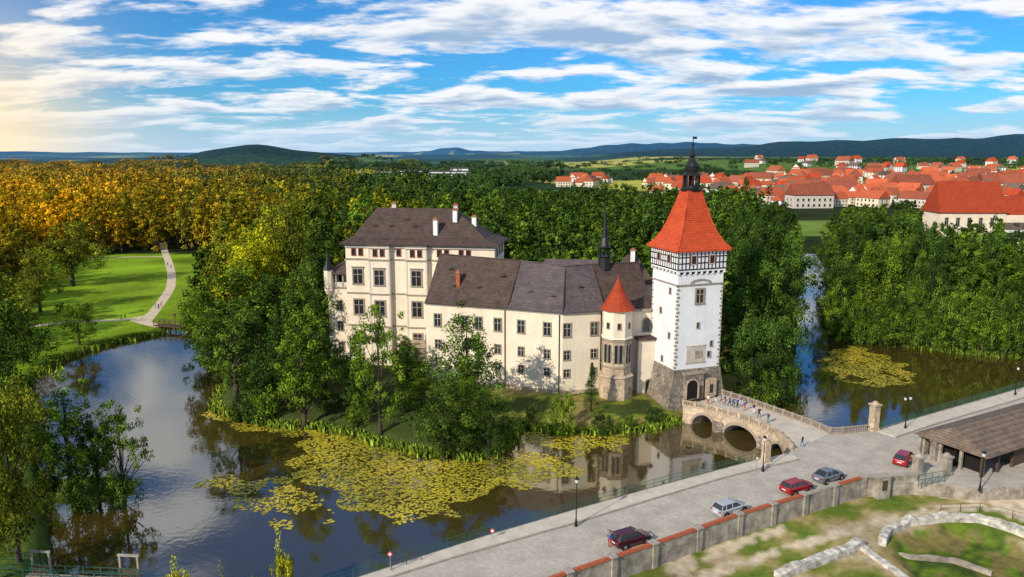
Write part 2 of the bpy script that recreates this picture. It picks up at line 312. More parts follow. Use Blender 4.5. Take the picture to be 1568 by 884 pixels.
# lily pads
lm,nt,b=newmat('lily_leaf'); N=nt.nodes; L=nt.links
at=N.new('ShaderNodeAttribute'); at.attribute_name='tone'; mx=N.new('ShaderNodeMix'); mx.data_type='RGBA'; mx.inputs[6].default_value=(0.12,0.14,0.012,1); mx.inputs[7].default_value=(0.58,0.46,0.03,1); L.new(at.outputs['Fac'],mx.inputs[0]); L.new(mx.outputs[2],b.inputs['Base Color']); b.inputs['Roughness'].default_value=0.5
LP=[([(470,662),(560,672),(640,702),(700,706),(800,702),(880,708),(885,728),(830,742),(760,750),(705,768),(690,790),(600,798),(545,782),(500,752),(470,726),(455,745),(400,759),(350,754),(300,744),(330,730),(430,735),(450,708),(460,685)],1.04),
 ([(365,757),(440,742),(490,765),(520,792),(470,814),(420,802),(380,787)],0.78),
 ([(310,625),(400,640),(500,653),(560,668),(520,682),(460,672),(400,662),(330,650)],0.86),
 ([(790,650),(960,662),(985,690),(900,690),(860,706),(880,718),(800,706),(780,690)],0.78),
 ([(1256,545),(1300,528),(1380,555),(1402,580),(1370,592),(1300,590),(1270,570)],1.0),
 ([(250,680),(330,650),(460,672),(460,700),(430,737),(330,733),(300,742)],0.15),
 ([(60,590),(140,548),(180,560),(90,620)],0.2),([(1200,500),(1255,500),(1260,545),(1205,590)],0.15),([(980,640),(900,690),(980,700),(1010,660)],0.3)]
vs=[];fs=[];tone=[]
for poly,dens in LP:
    P=SL(poly); xa=[p[0] for p in P]; ya=[p[1] for p in P]
    area=(max(xa)-min(xa))*(max(ya)-min(ya)); n=int(area*11)
    rx=RNG.uniform(min(xa)-1,max(xa)+1,n); ry=RNG.uniform(min(ya)-1,max(ya)+1,n); ins=inside(rx+1.2*np.sin(ry*.9),ry+1.0*np.sin(rx*.8),P)&inside(rx,ry,W1)
    for x,y in zip(rx[ins],ry[ins]):
        q1=mnoise.fractal(Vector((x*0.22,y*0.22,3)),1.0,2.0,4)
        if q1*0.6+0.35 < 1-dens*0.93-0.02 or random.random()>0.25+dens*0.75: continue
        r=random.uniform(0.10,0.27); k=len(vs); a0=random.random()*6.28; z=0.012+random.random()*0.03
        for j in range(7): 
            a=a0+0.15+j*(6.28-0.3)/6; vs.append((x+r*math.cos(a),y+r*math.sin(a),z+random.uniform(-.004,.02)))
        vs.append((x,y,z)); fs.append(tuple(range(k,k+8))); tone.append(min(1,max(0,0.48+0.6*mnoise.noise(Vector((x*0.12,y*0.12,9)))+random.uniform(-.35,.35))))
me=bpy.data.meshes.new('lily_pads'); me.from_pydata(vs,[],fs); at=me.attributes.new('tone','FLOAT','FACE'); at.data.foreach_set('value',tone); me.materials.append(lm); obj('lily_pads',me)
# ------------------------------------------------------------------ road, pavement, walls
mb=MB(); mb.prism(ROAD,-1.5,RZ,'setts','wallrender'); obj('road',mb.mesh('road'))
edge=SL([(300,965),(540,886),(650,850),(750,818),(880,780),(1000,746),(1150,706),(1180,700),(1209,693)],RZ)
kerb=SL([(330,985),(590,886),(700,852),(880,801),(1000,764),(1100,734),(1170,716),(1222,704)],RZ)
def strip(A,B,z0,z1,k,name):
    mb=MB(); mb.prism(A+B[::-1],z0,z1,k); return obj(name,mb.mesh(name))
edge_in=offset(edge,0.35)
strip(edge_in,kerb,RZ-0.2,RZ+0.13,'pave','pavement')
strip(kerb,offset(kerb,0.25),RZ-0.2,RZ+0.15,'kerb','kerb')
e2=SL([(1340,660),(1400,641),(1568,593),(1760,541)],RZ); e2i=offset(e2,0.4); e2k=offset(e2,3.2)
strip(e2i,e2k,RZ-0.2,RZ+0.13,'pave','pavement')
strip(e2k,offset(e2k,0.25),RZ-0.2,RZ+0.15,'kerb','kerb')
def railing(poly,z,h,sp,k,name,rails=(1.0,0.55,0.12),bars=0.0,r=0.035):
    mb=MB(); D=dense(poly,sp)
    for p in D: mb.tube((*p,z),(*p,z+h+0.04),r*1.3,r*1.3,k,5)
    for a,b in zip(D[:-1],D[1:]):
        for q in rails: mb.tube((*a,z+h*q),(*b,z+h*q),r*0.8,r*0.8,k,4)
        if bars:
            e,l=unit(a,b); n=int(l/bars)
            for i in range(1,n): mb.tube((a[0]+e[0]*bars*i,a[1]+e[1]*bars*i,z+h*0.12),(a[0]+e[0]*bars*i,a[1]+e[1]*bars*i,z+h),r*.4,r*.4,k,3)
    return obj(name,mb.mesh(name,fix=False))
railing(offset(edge,0.15)[:-2],RZ,1.15,2.5,'greenmetal','green_railing',bars=0.22)
railing(offset(e2,0.15),RZ,1.25,2.5,'greenmetal','green_railing',bars=0.22)
wl=SL([(640,975),(870,888),(1000,844),(1130,798),(1320,740),(1402,735)],RZ)
mb=MB(); D=dense(wl,4.6)
for i,(a,b) in enumerate(zip(D[:-1],D[1:])):
    e,l=unit(a,b)
    mb.obox(a,e,0,l,-0.25,0.3,0.6,RZ+0.85,'wallrender')
    mb.obox(a,e,-0.35,0.35,-0.35,0.5,0.6,RZ+1.0,'wallrender')
    mb.obox(a,e,-0.45,0.45,-0.45,0.6,RZ+1.0,RZ+1.14,'kerb')
    k='brick' if (i<9 or i%3==1) else 'kerb'
    mb.obox(a,e,0.36,l-0.36,-0.32,0.38,RZ+0.853,RZ+0.93,k)
    mb.obox(a,e,0.4,l-0.4,-0.2,0.22,RZ+0.933,RZ+1.03,k)
obj('boundary_wall',mb.mesh('boundary_wall'))
def pillar(u,v,w,h,name,k='sand'):
    x,y=S(u,v,RZ); mb=MB(); O=(x,y); e=(0.93,0.36)
    mb.obox(O,e,-w*.62,w*.62,-w*.62,w*.62,RZ-0.05,RZ+0.5,k); mb.obox(O,e,-w/2,w/2,-w/2,w/2,RZ+0.5,RZ+h-0.5,k)
    mb.obox(O,e,-w*.65,w*.65,-w*.65,w*.65,RZ+h-0.5,RZ+h-0.25,k)
    mb.lathe((x,y),[(RZ+h-0.25,w*.6),(RZ+h-0.1,w*.45),(RZ+h+0.15,w*.2)],k,8); obj(name,mb.mesh(name))
pillar(1337,659,1.1,4.6,'stone_gate_pillar'); pillar(1172,708,0.9,4.0,'stone_gate_pillar'); pillar(1404,728,1.0,3.0,'stone_gate_pillar','wallrender'); pillar(1447,727,1.0,3.0,'stone_gate_pillar','wallrender'); pillar(1430,704,.9,3.2,'stone_gate_pillar','wallrender')
railing(SL([(1406,745),(1446,738)],RZ),RZ,1.6,1.0,'greenmetal','metal_gate',bars=0.18)
O=S(1350,742,RZ); mb=MB(); e=(0.97,0.25); mb.obox(O,e,-.9,.9,-.5,.6,1.0,RZ+1.2,'wallrender'); mb.obox(O,e,-1.0,1.0,-.6,.7,RZ+1.2,RZ+1.35,'kerb'); mb.obox(O,e,-.4,.4,.6,.63,RZ-0.6,RZ+0.8,'wood'); obj('wall_niche',mb.mesh('wall_niche'))
# ------------------------------------------------------------------ stone bridge
def resample(poly,n):
    L=[0]
    for a,b in zip(poly[:-1],poly[1:]): L.append(L[-1]+math.dist(a,b))
    out=[]
    for i in range(n):
        s=L[-1]*i/(n-1); j=0
        while j<len(L)-2 and L[j+1]<s: j+=1
        f=(s-L[j])/(L[j+1]-L[j]); a,b=poly[j],poly[j+1]; out.append((a[0]+(b[0]-a[0])*f,a[1]+(b[1]-a[1])*f))
    return out
BL=resample(SL([(1046,622),(1080,628),(1120,639),(1165,655),(1192,670),(1212,692)],RZ),97)
BR=resample(SL([(1108,605),(1150,618),(1200,636),(1245,652),(1272,664)],RZ),97)
ARCH=((0.15,0.085),(0.44,0.135),(0.80,0.115))
def und(t,w=None):
    for c,hw in ARCH:
        if abs(t-c)<hw: return -0.3+2.35*math.sqrt(max(0,1-((t-c)/hw)**2))
    return -1.0
mb=MB(); n=97
for i in range(n-1):
    t0,t1=i/(n-1),(i+1)/(n-1); u0,u1=und(t0),und(t1)
    a,b,c,d=BL[i],BL[i+1],BR[i],BR[i+1]
    mb.add([(*a,u0),(*b,u1),(*b,RZ),(*a,RZ)],[(0,1,2,3)],'sand'); mb.add([(*c,u0),(*d,u1),(*d,RZ),(*c,RZ)],[(3,2,1,0)],'stone')
    mb.add([(*a,u0),(*b,u1),(*d,u1),(*c,u0)],[(3,2,1,0)],'stone')
    mb.add([(*a,RZ+.03),(*b,RZ+.03),(*d,RZ+.03),(*c,RZ+.03)],[(0,1,2,3)],'pave')
for c,hw in ARCH:
    for k in range(16):
        a0=math.pi*k/16; a1=math.pi*(k+1)/16
        def pt(a,r):
            t=c+hw*r*math.cos(a); t=min(0.999,max(0,t)); i=int(t*96); f=t*96-i; j=min(96,i+1)
            p=(BL[i][0]*(1-f)+BL[j][0]*f,BL[i][1]*(1-f)+BL[j][1]*f); e,_=unit(BL[max(0,i-1)],BL[min(96,i+1)])
            return (p[0]+e[1]*0.12,p[1]-e[0]*0.12,-0.3+2.35*r**1.0*math.sin(a)+(r-1)*0.3)
        mb.add([pt(a0,1.0),pt(a1,1.0),pt(a1,1.16),pt(a0,1.16)],[(0,1,2,3)],'trim')
for t in (0.27,0.63):
    i=int(t*96); p=BL[i]; e,_=unit(BL[i-1],BL[i+1]); n2=(e[1],-e[0])
    q=(p[0]+n2[0]*1.2,p[1]+n2[1]*1.2); mb.prism([(p[0]-e[0]*1.1,p[1]-e[1]*1.1),q,(p[0]+e[0]*1.1,p[1]+e[1]*1.1)],-1,1.6,'stone')
def balustrade(mb,poly,z,h=1.0,k='sand'):
    D=dense(poly,2.4)
    for a,b in zip(D[:-1],D[1:]):
        e,l=unit(a,b)
        mb.obox(a,e,-.2,.2,-.2,.2,z,z+h+.1,k); mb.obox(a,e,.2,l-.2,-.15,.15,z,z+.2,k); mb.obox(a,e,.2,l-.2,-.15,.15,z+h-.16,z+h,k)
        m=int((l-.4)/.32)
        for i in range(m): 
            s=.36+i*.32; c=(a[0]+e[0]*s,a[1]+e[1]*s); mb.lathe(c,[(z+.2,.06),(z+.42,.11),(z+h-.17,.05)],k,5)
balustrade(mb,offset(BL,-0.2)[::8],RZ+.03); obj('stone_bridge',mb.mesh('stone_bridge'))
mb=MB(); balustrade(mb,offset(BR,0.25)[::8]+SL([(1290,664),(1330,660)],RZ),RZ+.03,1.0,'trim'); obj('stone_balustrade',mb.mesh('stone_balustrade'))
# ------------------------------------------------------------------ windows
def window(mb,O,e,s,z,w,h,proud=0.0,trim=0.16,tk='trim',arch=False,mull=True,hood=False):
    p=proud
    mb.obox(O,e,s-w/2,s+w/2,p+.003,p+.03,z-h/2,z+h/2,'glass')
    if trim:
        mb.obox(O,e,s-w/2-trim,s-w/2,p+.001,p+.14,z-h/2,z+h/2,tk); mb.obox(O,e,s+w/2,s+w/2+trim,p+.001,p+.14,z-h/2,z+h/2,tk)
        mb.obox(O,e,s-w/2-trim-.05,s+w/2+trim+.05,p+.001,p+.2,z-h/2-trim,z-h/2,tk); mb.obox(O,e,s-w/2-trim,s+w/2+trim,p+.001,p+.15,z+h/2,z+h/2+trim,tk)
    if hood: mb.obox(O,e,s-w/2-trim-.15,s+w/2+trim+.15,p+.001,p+.3,z+h/2+trim+.15,z+h/2+trim+.3,tk)
    if mull:
        mb.obox(O,e,s-.035,s+.035,p+.031,p+.07,z-h/2,z+h/2,'frame')
        mb.obox(O,e,s-w/2,s-.035,p+.031,p+.07,z+h*.12,z+h*.12+.06,'frame'); mb.obox(O,e,s+.035,s+w/2,p+.031,p+.07,z+h*.12,z+h*.12+.06,'frame')
def archring(mb,O,e,s,z,w,h,p,k='trim',t=.35,inner='dark'):
    r=w/2; n=(e[1],-e[0]); P=lambda a,b,zz:(O[0]+e[0]*a+n[0]*b,O[1]+e[1]*a+n[1]*b,zz)
    pts=[P(s-r,p+.02,z),P(s+r,p+.02,z)]+[P(s+r*math.cos(math.pi*i/10),p+.02,z+h-r+r*math.sin(math.pi*i/10)) for i in range(11)]
    mb.add(pts,[tuple(range(len(pts)))],inner)
    for i in range(10):
        a0,a1=math.pi*i/10,math.pi*(i+1)/10; zz=z+h-r; q=[]
        for pp in (p,p+.15):
            q+=[P(s+r*math.cos(a0),pp,zz+r*math.sin(a0)),P(s+r*math.cos(a1),pp,zz+r*math.sin(a1)),P(s+(r+t)*math.cos(a1),pp,zz+(r+t)*math.sin(a1)),P(s+(r+t)*math.cos(a0),pp,zz+(r+t)*math.sin(a0))]
        mb.add(q,[(4,5,6,7),(0,1,5,4),(2,3,7,6),(1,2,6,5),(3,0,4,7)],k)
    if t>0: mb.obox(O,e,s-r-t,s-r,p,p+.15,z,z+h-r,k); mb.obox(O,e,s+r,s+r+t,p,p+.15,z,z+h-r,k)
def hiproof(mb,O,e,L,W,z0,z1,ov,k,hip0,hip1,bell=0.0,thick=.25):
    n=(e[1],-e[0]); P=lambda a,b,z:(O[0]+e[0]*a+n[0]*b,O[1]+e[1]*a+n[1]*b,z)
    b=[P(-ov,ov,z0),P(L+ov,ov,z0),P(L+ov,-W-ov,z0),P(-ov,-W-ov,z0)]
    lo=[(p[0],p[1],p[2]-thick) for p in b]
    if bell:
        f=.22; zz=z0+(z1-z0)*f*0.8
        mid=[P(hip0*f,-W/2*f,zz),P(L-hip1*f,-W/2*f,zz),P(L-hip1*f,-W+W/2*f,zz),P(hip0*f,-W+W/2*f,zz)]
    else: mid=b
    r=[P(hip0,-W/2,z1),P(L-hip1,-W/2,z1)]
    vs=lo+b+mid+r
    fs=[(3,2,1,0)]+[(i,(i+1)%4,4+(i+1)%4,4+i) for i in range(4)]
    if bell: fs+=[(4+i,4+(i+1)%4,8+(i+1)%4,8+i) for i in range(4)]
    o=8 if bell else 4
    fs+=[(o,o+1,13,12),(o+1,o+2,13),(o+2,o+3,12,13),(o+3,o,12)]
    mb.add(vs,fs,k)
def chimney(mb,x,y,z0,z1,w=.8,d=.8,k='frame'):
    mb.obox((x,y),(0.97,-.2),-w/2,w/2,-d/2,d/2,z0,z1,k); mb.obox((x,y),(0.97,-.2),-w/2-.1,w/2+.1,-d/2-.1,d/2+.1,z1,z1+.15,'trim'); mb.obox((x,y),(0.97,-.2),-w/2+.1,w/2-.1,-d/2+.1,d/2-.1,z1+.15,z1+.5,'brick')
def dormer(mb,x,y,z,e,w=1.0,h=.8,k='roofb'):
    O=(x,y); n=(e[1],-e[0])
    mb.obox(O,e,-w/2,w/2,-1.2,0.0,z,z+h*.6,'wood'); mb.obox(O,e,-w*.35,w*.35,0,.02,z+.1,z+h*.5,'dark')
    P=lambda a,b,zz:(O[0]+e[0]*a+n[0]*b,O[1]+e[1]*a+n[1]*b,zz)
    mb.add([P(-w*.65,.25,z+h*.6),P(w*.65,.25,z+h*.6),P(0,.25,z+h*1.05),P(0,-1.9,z+h*1.25)],[(0,1,2),(0,2,3),(2,1,3)],k)
# ------------------------------------------------------------------ castle
castle=empty('castle')
A=(-34.3,153.5); B=(-3.5,149.3); eA,LA=unit(A,B); ZE=27.2
mb=MB()
mb.obox(A,eA,0,LA,-13,0,0.5,ZE,'plaster')
RS=((5.2,9.6),(13.0,17.4))
for s0,s1 in RS:
    mb.obox(A,eA,s0,s1,0,1.1,0.5,ZE-.02,'plaster')
    for s in (s0,s1-.35): mb.obox(A,eA,s,s+.35,1.1,1.16,2,ZE-.05,'frame')
for z,t,k in ((24.1,.22,'trim'),(17.0,.18,'trim'),(10.2,.18,'trim'),(ZE-.55,.35,'frame')):
    segs=[(0,5.2,0),(5.19,9.61,1.1),(9.6,13.0,0),(12.99,17.41,1.1),(17.4,LA,0)]
    for a,b,p in segs: mb.obox(A,eA,a,b,p+.002,p+t,z,z+.28,k)
for z,h,w,kd in ((25.7,1.3,1.3,'s'),(20.6,3.0,1.9,'b'),(14.2,3.0,1.9,'b'),(7.8,2.4,1.7,'b')):
    for s,p in ((2.5,0),(7.4,1.1),(15.2,1.1),(11.3,0),(20.5,0),(25,0)):
        if s==11.3 and kd=='b': continue
        if kd=='s':
            window(mb,A,eA,s-.75 if s!=11.3 else s,z,.75,h,p,.12,'redpanel',mull=False)
            if s!=11.3: window(mb,A,eA,s+.75,z,.75,h,p,.12,'redpanel',mull=False)
        else:
            window(mb,A,eA,s,z,w,h,p,.28,'trim',hood=(z>20)); mb.obox(A,eA,s-.07,s+.07,p+.072,p+.16,z-h/2,z+h/2,'trim'); mb.obox(A,eA,s-w/2,s-.07,p+.072,p+.16,z+.35,z+.47,'trim'); mb.obox(A,eA,s+.07,s+w/2,p+.072,p+.16,z+.35,z+.47,'trim')
nA=(eA[1],-eA[0]); bA=(-nA[0],-nA[1]); A2=(A[0]+bA[0]*13,A[1]+bA[1]*13); e2_=(nA[0],nA[1])
for z in (25.7,20.6,14.2,7.8):
    for s in (3,6.5,10): window(mb,A2,e2_,s,z,1.3,1.3 if z>25 else 2.6,0,.2)
for z in (25.7,20.6,14.2):
    for s in (3,6.5,10): window(mb,B,bA,s,z,1.2,1.3 if z>25 else 2.4,0,.2)
obj('palace_walls',mb.mesh('palace_walls'),castle)
mb=MB(); hiproof(mb,A,eA,LA,13,ZE+.28,34.3,.95,'roofb',5.0,9.5,bell=1)
for s0,s1 in RS: mb.obox(A,eA,s0-.3,s1+.3,.96,1.5,ZE,ZE+.3,'roofb')
def PA(s,t): return (A[0]+eA[0]*s+nA[0]*t,A[1]+eA[1]*s+nA[1]*t)
for s,t,z0,z1,k in ((18.6,-2.2,29,32.2,'white'),(22.2,-4.5,31,34.0,'white'),(21.2,-10,31,34.6,'frame'),(8,-9,32,34.9,'frame'),(26.0,-5.5,29.5,32.6,'white')): 
    x,y=PA(s,t); chimney(mb,x,y,z0,z1,.9,.8,k)
for s in (9,14,18.5,5.5,12): x,y=PA(s,-3.2 if s!=12 else -4.4); dormer(mb,x,y,30.4 if s!=12 else 31.6,eA,1.1,.7)
obj('palace_roof',mb.mesh('palace_roof'),castle)
mb=MB(); AL=(-38.9,156.0); eL,_=unit(AL,(-34.3,155.4))
mb.obox(AL,eL,0,5.0,-9,0,0.5,17.6,'plaster'); mb.obox(AL,eL,-.15,4.9,-9.1,.2,17.6,17.95,'trim')
for s in (0.2,1.7,3.2,4.5): mb.obox(AL,eL,s,s+.3,-.35,-.05,17.95,20.6,'trim')
mb.obox(AL,eL,0.2,.5,-8.8,-.4,17.95,18.9,'trim'); mb.obox(AL,eL,.52,4.8,-.3,-.1,17.95,18.9,'frame')
mb.obox(AL,eL,1.2,4.9,-8.9,-2.5,17.95,20.6,'plaster'); mb.obox(AL,eL,1.6,2.6,-2.5,-2.46,18,20,'dark'); mb.obox(AL,eL,3.4,4.4,-2.5,-2.46,18,20,'dark')
hiproof(mb,AL,eL,5.0,9,20.85,23.0,.4,'roofb',2.5,0.3)
for z in (14,9.5,5): window(mb,AL,eL,2.5,z,1.1,1.9)
cx,cy=AL[0]+.3,AL[1]-.1; mb.lathe((cx,cy),[(15.5,.25),(17.2,1.0),(21.6,1.0)],'plaster',8); mb.lathe((cx,cy),[(21.6,1.25),(22.6,.7),(25.0,.06),(26,.03)],'copper',8)
obj('loggia_annex',mb.mesh('loggia_annex'),castle)
F=[(-16.6,141.3),(-0.72,136.0),(9.15,132.0),(16.8,133.9),(26.2,136.6)]
off=[(.33,.94),(.36,.93),(.12,.99),(-.25,.97),(-.28,.96)]
DW=13.5; BKP=[(f[0]+o[0]*DW,f[1]+o[1]*DW) for f,o in zip(F,off)]; RD=[(f[0]+o[0]*DW/2,f[1]+o[1]*DW/2) for f,o in zip(F,off)]
ZW=17.5; ZR=[26.0,25.4,24.9,25.0,25.0]
mb=MB()
mb.prism(F+BKP[::-1],0.5,ZW,'plaster')
mb.add([(*F[0],ZW),(*BKP[0],ZW),(*RD[0],ZR[0]-.3)],[(0,1,2)],'plaster'); mb.add([(*F[-1],ZW),(*BKP[-1],ZW),(*RD[-1],ZR[-1]-.3)],[(2,1,0)],'plaster')
usegs=[[670,712,733,762],[798,838],[868,910],[ ]]
for i in range(4):
    e,l=unit(F[i],F[i+1]); 
    mb.obox(F[i],e,0.01,l-.01,.002,.28,ZW-.35,ZW,'frame'); mb.obox(F[i],e,0.01,l-.01,.002,.12,1.5,2.8,'sand')
    for u in usegs[i]:
        a=(u-784)/FPX
        best=min(((abs(math.atan2(F[i][0]+e[0]*s,(F[i][1]+e[1]*s)*CT+30*ST)-math.atan(a)),s) for s in np.arange(.5,l,.1)))
        s=best[1]
        window(mb,F[i],e,s,14.2,1.25,2.3,0,.2,'trim'); window(mb,F[i],e,s,9.5,1.05,1.6,0,.16,'trim'); window(mb,F[i],e,s,6.1,1.0,1.35,0,.16,'trim')
    c=(F[i+1][0]-e[0]*.6+e[1]*.15,F[i+1][1]-e[1]*.6-e[0]*.15)
    if i<3: mb.tube((*c,2),(*c,ZW-.3),.09,.09,'copper',6)
obj('wing_walls',mb.mesh('wing_walls'),castle)
mb=MB(); ov=.6
FO=[(f[0]-o[0]*ov,f[1]-o[1]*ov) for f,o in zip(F,off)]; BO=[(f[0]+o[0]*(ov),f[1]+o[1]*(ov)) for f,o in zip(BKP,off)]
for i in range(4):
    k='roofb' if i in (0,3) else 'roofg'
    fm0=((FO[i][0]*.8+RD[i][0]*.2),(FO[i][1]*.8+RD[i][1]*.2)); fm1=((FO[i+1][0]*.8+RD[i+1][0]*.2),(FO[i+1][1]*.8+RD[i+1][1]*.2)); zm0=ZW+(ZR[i]-ZW)*.15; zm1=ZW+(ZR[i+1]-ZW)*.15
    mb.add([(*FO[i],ZW-.1),(*FO[i+1],ZW-.1),(*FO[i+1],ZW+.1),(*FO[i],ZW+.1)],[(0,1,2,3)],k)
    mb.add([(*FO[i],ZW+.1),(*FO[i+1],ZW+.1),(*fm1,zm1),(*fm0,zm0)],[(0,1,2,3)],k); mb.add([(*fm0,zm0),(*fm1,zm1),(*RD[i+1],ZR[i+1]),(*RD[i],ZR[i])],[(0,1,2,3)],k)
    mb.add([(*BO[i],ZW),(*BO[i+1],ZW),(*RD[i+1],ZR[i+1]),(*RD[i],ZR[i])],[(3,2,1,0)],k); mb.add([(*FO[i],ZW-.1),(*FO[i+1],ZW-.1),(*BO[i+1],ZW-.02),(*BO[i],ZW-.02)],[(3,2,1,0)],'wood')
    mb.tube((*RD[i],ZR[i]),(*RD[i+1],ZR[i+1]),.16,.16,k,6)
    if i: mb.tube((*FO[i],ZW+.12),(*RD[i],ZR[i]),.1,.1,'roofb',5)
chimney(mb,-10.3,142.0,20,23.2,.7,.7,'brick')
for i,t,f in ((0,.3,.35),(0,.6,.35),(1,.35,.35),(1,.8,.3),(0,.85,.6),(2,.5,.5),(0,.2,.68)):
    a=(F[i][0]*(1-t)+F[i+1][0]*t,F[i][1]*(1-t)+F[i+1][1]*t); r=(RD[i][0]*(1-t)+RD[i+1][0]*t,RD[i][1]*(1-t)+RD[i+1][1]*t)
    e,_=unit(F[i],F[i+1]); p=(a[0]*(1-f)+r[0]*f,a[1]*(1-f)+r[1]*f); dormer(mb,p[0],p[1],ZW+(ZR[i]-ZW)*(f-.02),e,.95,.55,'roofg' if i==1 else 'roofb')
obj('wing_roof',mb.mesh('wing_roof',fix=False),castle)
mb=MB(); c=(17.5,141)
mb.lathe(c,[(24,1.25),(26.2,1.1),(26.5,1.35)],'copper',8)
for j in range(8):
    a=2*math.pi*j/8; mb.tube((c[0]+.9*math.cos(a),c[1]+.9*math.sin(a),26.5),(c[0]+.9*math.cos(a),c[1]+.9*math.sin(a),28.2),.1,.1,'copper',5)
mb.lathe(c,[(28.2,1.25),(28.5,.95),(30,.6),(33,.33),(36.4,.05),(37.4,.03)],'copper',8); mb.lathe(c,[(36.5,.05),(36.7,.2),(36.9,.05)],'copper',8)
obj('chapel_fleche',mb.mesh('chapel_fleche'),castle)
mb=MB(); tc_=(18.9,131.6)
mb.lathe(tc_,[(0.5,3.2),(6.0,3.05),(6.2,3.3),(6.5,3.0)],'sand',8,math.pi/8)
mb.lathe(tc_,[(6.5,2.7),(13.2,2.7)],'sand',8,math.pi/8); mb.lathe(tc_,[(13.2,2.95),(13.5,2.75),(18.0,2.75),(18.3,3.0)],'plaster',8,math.pi/8)
mb.lathe(tc_,[(18.3,3.2),(19.2,2.45),(21.2,1.35),(23.8,.1),(24.5,.04)],'roofr',16)
for j in range(8):
    a=math.pi/8+2*math.pi*j/8; a1=a+2*math.pi/8
    p0=(tc_[0]+2.7*math.cos(a1),tc_[1]+2.7*math.sin(a1)); p1=(tc_[0]+2.7*math.cos(a),tc_[1]+2.7*math.sin(a))
    e,l=unit(p1,p0)
    if (p0[1]+p1[1])/2<tc_[1]+1:
        archring(mb,p1,e,l/2-.42,8.8,.55,3.4,.02,'trim',.1,'glass'); archring(mb,p1,e,l/2+.42,8.8,.55,3.4,.02,'trim',.1,'glass')
        mb.obox(p1,e,.1,l-.1,.02,.2,7.9,8.2,'trim'); mb.obox(p1,e,.1,l-.1,.02,.15,12.7,12.95,'trim')
        if j%2==0: window(mb,p1,e,l/2,3.9,.5,.8,.32,.12,mull=False)
        window(mb,p1,e,l/2,15.6,.5,1.0,.05,.1,mull=False)
obj('oriel_turret',mb.mesh('oriel_turret'),castle)
mb=MB(); O=(21.5,134.2); e,l=unit(O,(27.2,135.4)); mb.obox(O,e,0,l,-6,0,1,17.3,'plaster'); mb.obox(O,e,-.2,l+.2,-.1,.5,17.3,17.6,'trim')
archring(mb,O,e,3.3,13.2,1.2,2.6,0,'trim',.2,'glass'); mb.obox(O,e,1.2,l-.1,0,1.8,1,12.2,'plaster'); mb.obox(O,e,1.0,l-.1,-.02,2.2,12.2,12.6,'roofb'); archring(mb,O,e,3.4,1.8,1.3,2.8,1.8,'trim',.25,'dark')
obj('chapel_bay',mb.mesh('chapel_bay'),castle)
mb=MB(); O=(4,160); e=(.97,-.1); e=(e[0]/math.hypot(*e),e[1]/math.hypot(*e)); mb.obox(O,e,0,20,-10,0,.5,17.5,'plaster'); hiproof(mb,O,e,20,10,17.6,22.6,.6,'roofg',3,3)
mb.obox((21,148),(1,0),0,7,-9,0,.5,20,'plaster'); hiproof(mb,(21,148),(1,0),7,9,20.1,25.2,.5,'roofb',2.5,2.5); chimney(mb,24.5,151,23.5,26.2,.9,.8,'white')
for s in (3,7,11,15): window(mb,O,e,s,14.5,1.2,2)
obj('rear_wing',mb.mesh('rear_wing'),castle)
mb=MB(); O=S(612,572,2); mb.obox(O,eA,0,8,-6,0,.5,7.5,'stone'); mb.obox(O,eA,5.5,8.2,-6.2,.3,.5,10.2,'stone'); mb.obox(O,eA,-.3,5.5,-6.3,.3,7.5,7.8,'sand'); window(mb,O,eA,2.4,5.6,1.2,1.8); window(mb,O,eA,6.8,8.4,1,1.4,.3)
obj('old_palace_annex',mb.mesh('old_palace_annex'),castle)
# ------------------------------------------------------------------ gate tower
tower=empty('gate_tower')
TC=(28.5,127.0); e=(.944,.33); e=(e[0]/math.hypot(*e),e[1]/math.hypot(*e)); n=(e[1],-e[0]); bk=(-n[0],-n[1]); TW,TD=9.1,8.6
LF=(TC[0]+bk[0]*TD,TC[1]+bk[1]*TD); eL=n
RF=(TC[0]+e[0]*TW,TC[1]+e[1]*TW); eR=bk; BF=(RF[0]+bk[0]*TD,RF[1]+bk[1]*TD); eB=(-e[0],-e[1])
faces=[(TC,e,TW),(LF,eL,TD),(RF,eR,TD),(BF,eB,TW)]
mb=MB(); mb.obox(TC,e,0,TW,-TD,0,1,25.6,'white')
mb.obox(TC,e,-.32,TW+.32,-TD-.32,.32,25.9,29.35,'white')
for O,ee,l in faces:
    nn=int(l/1.1); st=l/nn
    for i in range(nn+1):
        mb.obox(O,ee,i*st-.14,i*st+.14,.003,.31,25.2,25.897,'white')
        if i<nn: mb.obox(O,ee,i*st+.14,(i+1)*st-.14,.003,.3,25.62,25.897,'white'); mb.obox(O,ee,i*st+.2,(i+1)*st-.2,.002,.02,25.15,25.62,'timber')
    mb.obox(O,ee,-.2,l+.2,.004,.2,23.2,23.4,'trim')
for ci,(O,ee,l) in enumerate(faces):
    z=8.4; i=0
    while z<23.0:
        w=.5 if i%2 else .26
        mb.obox(O,ee,-.035,w,.004,.035,z,z+.42,'trim'); mb.obox(O,ee,l-(.26 if i%2 else .5),l+.031,.004,.031,z,z+.42,'trim'); z+=.66; i+=1
window(mb,TC,e,TW/2-.1,21.2,1.4,2.3,0,.3,'trim'); 
for i in range(8):
    a0=math.pi*(i)/8; a1=math.pi*(i+1)/8; s0=TW/2-.1-2.1*math.cos(a0); s1=TW/2-.1-2.1*math.cos(a1)
    z0=23.25+.8*math.sin((a0+a1)/2); mb.obox(TC,e,s0,s1,.005,.22,z0,z0+.2,'trim')
for s,z in ((4.3,16),(7.2,12.5)): window(mb,TC,e,s,z,.4,.9,0,.1,mull=False)
for s,z in ((6.3,22),(3.4,18),(6.5,14),(4.4,9.3)): window(mb,LF,eL,s,z,.5,1.0,0,.1,mull=False)
window(mb,TC,e,6.8,10.6,.5,.9,0,.12,mull=False)
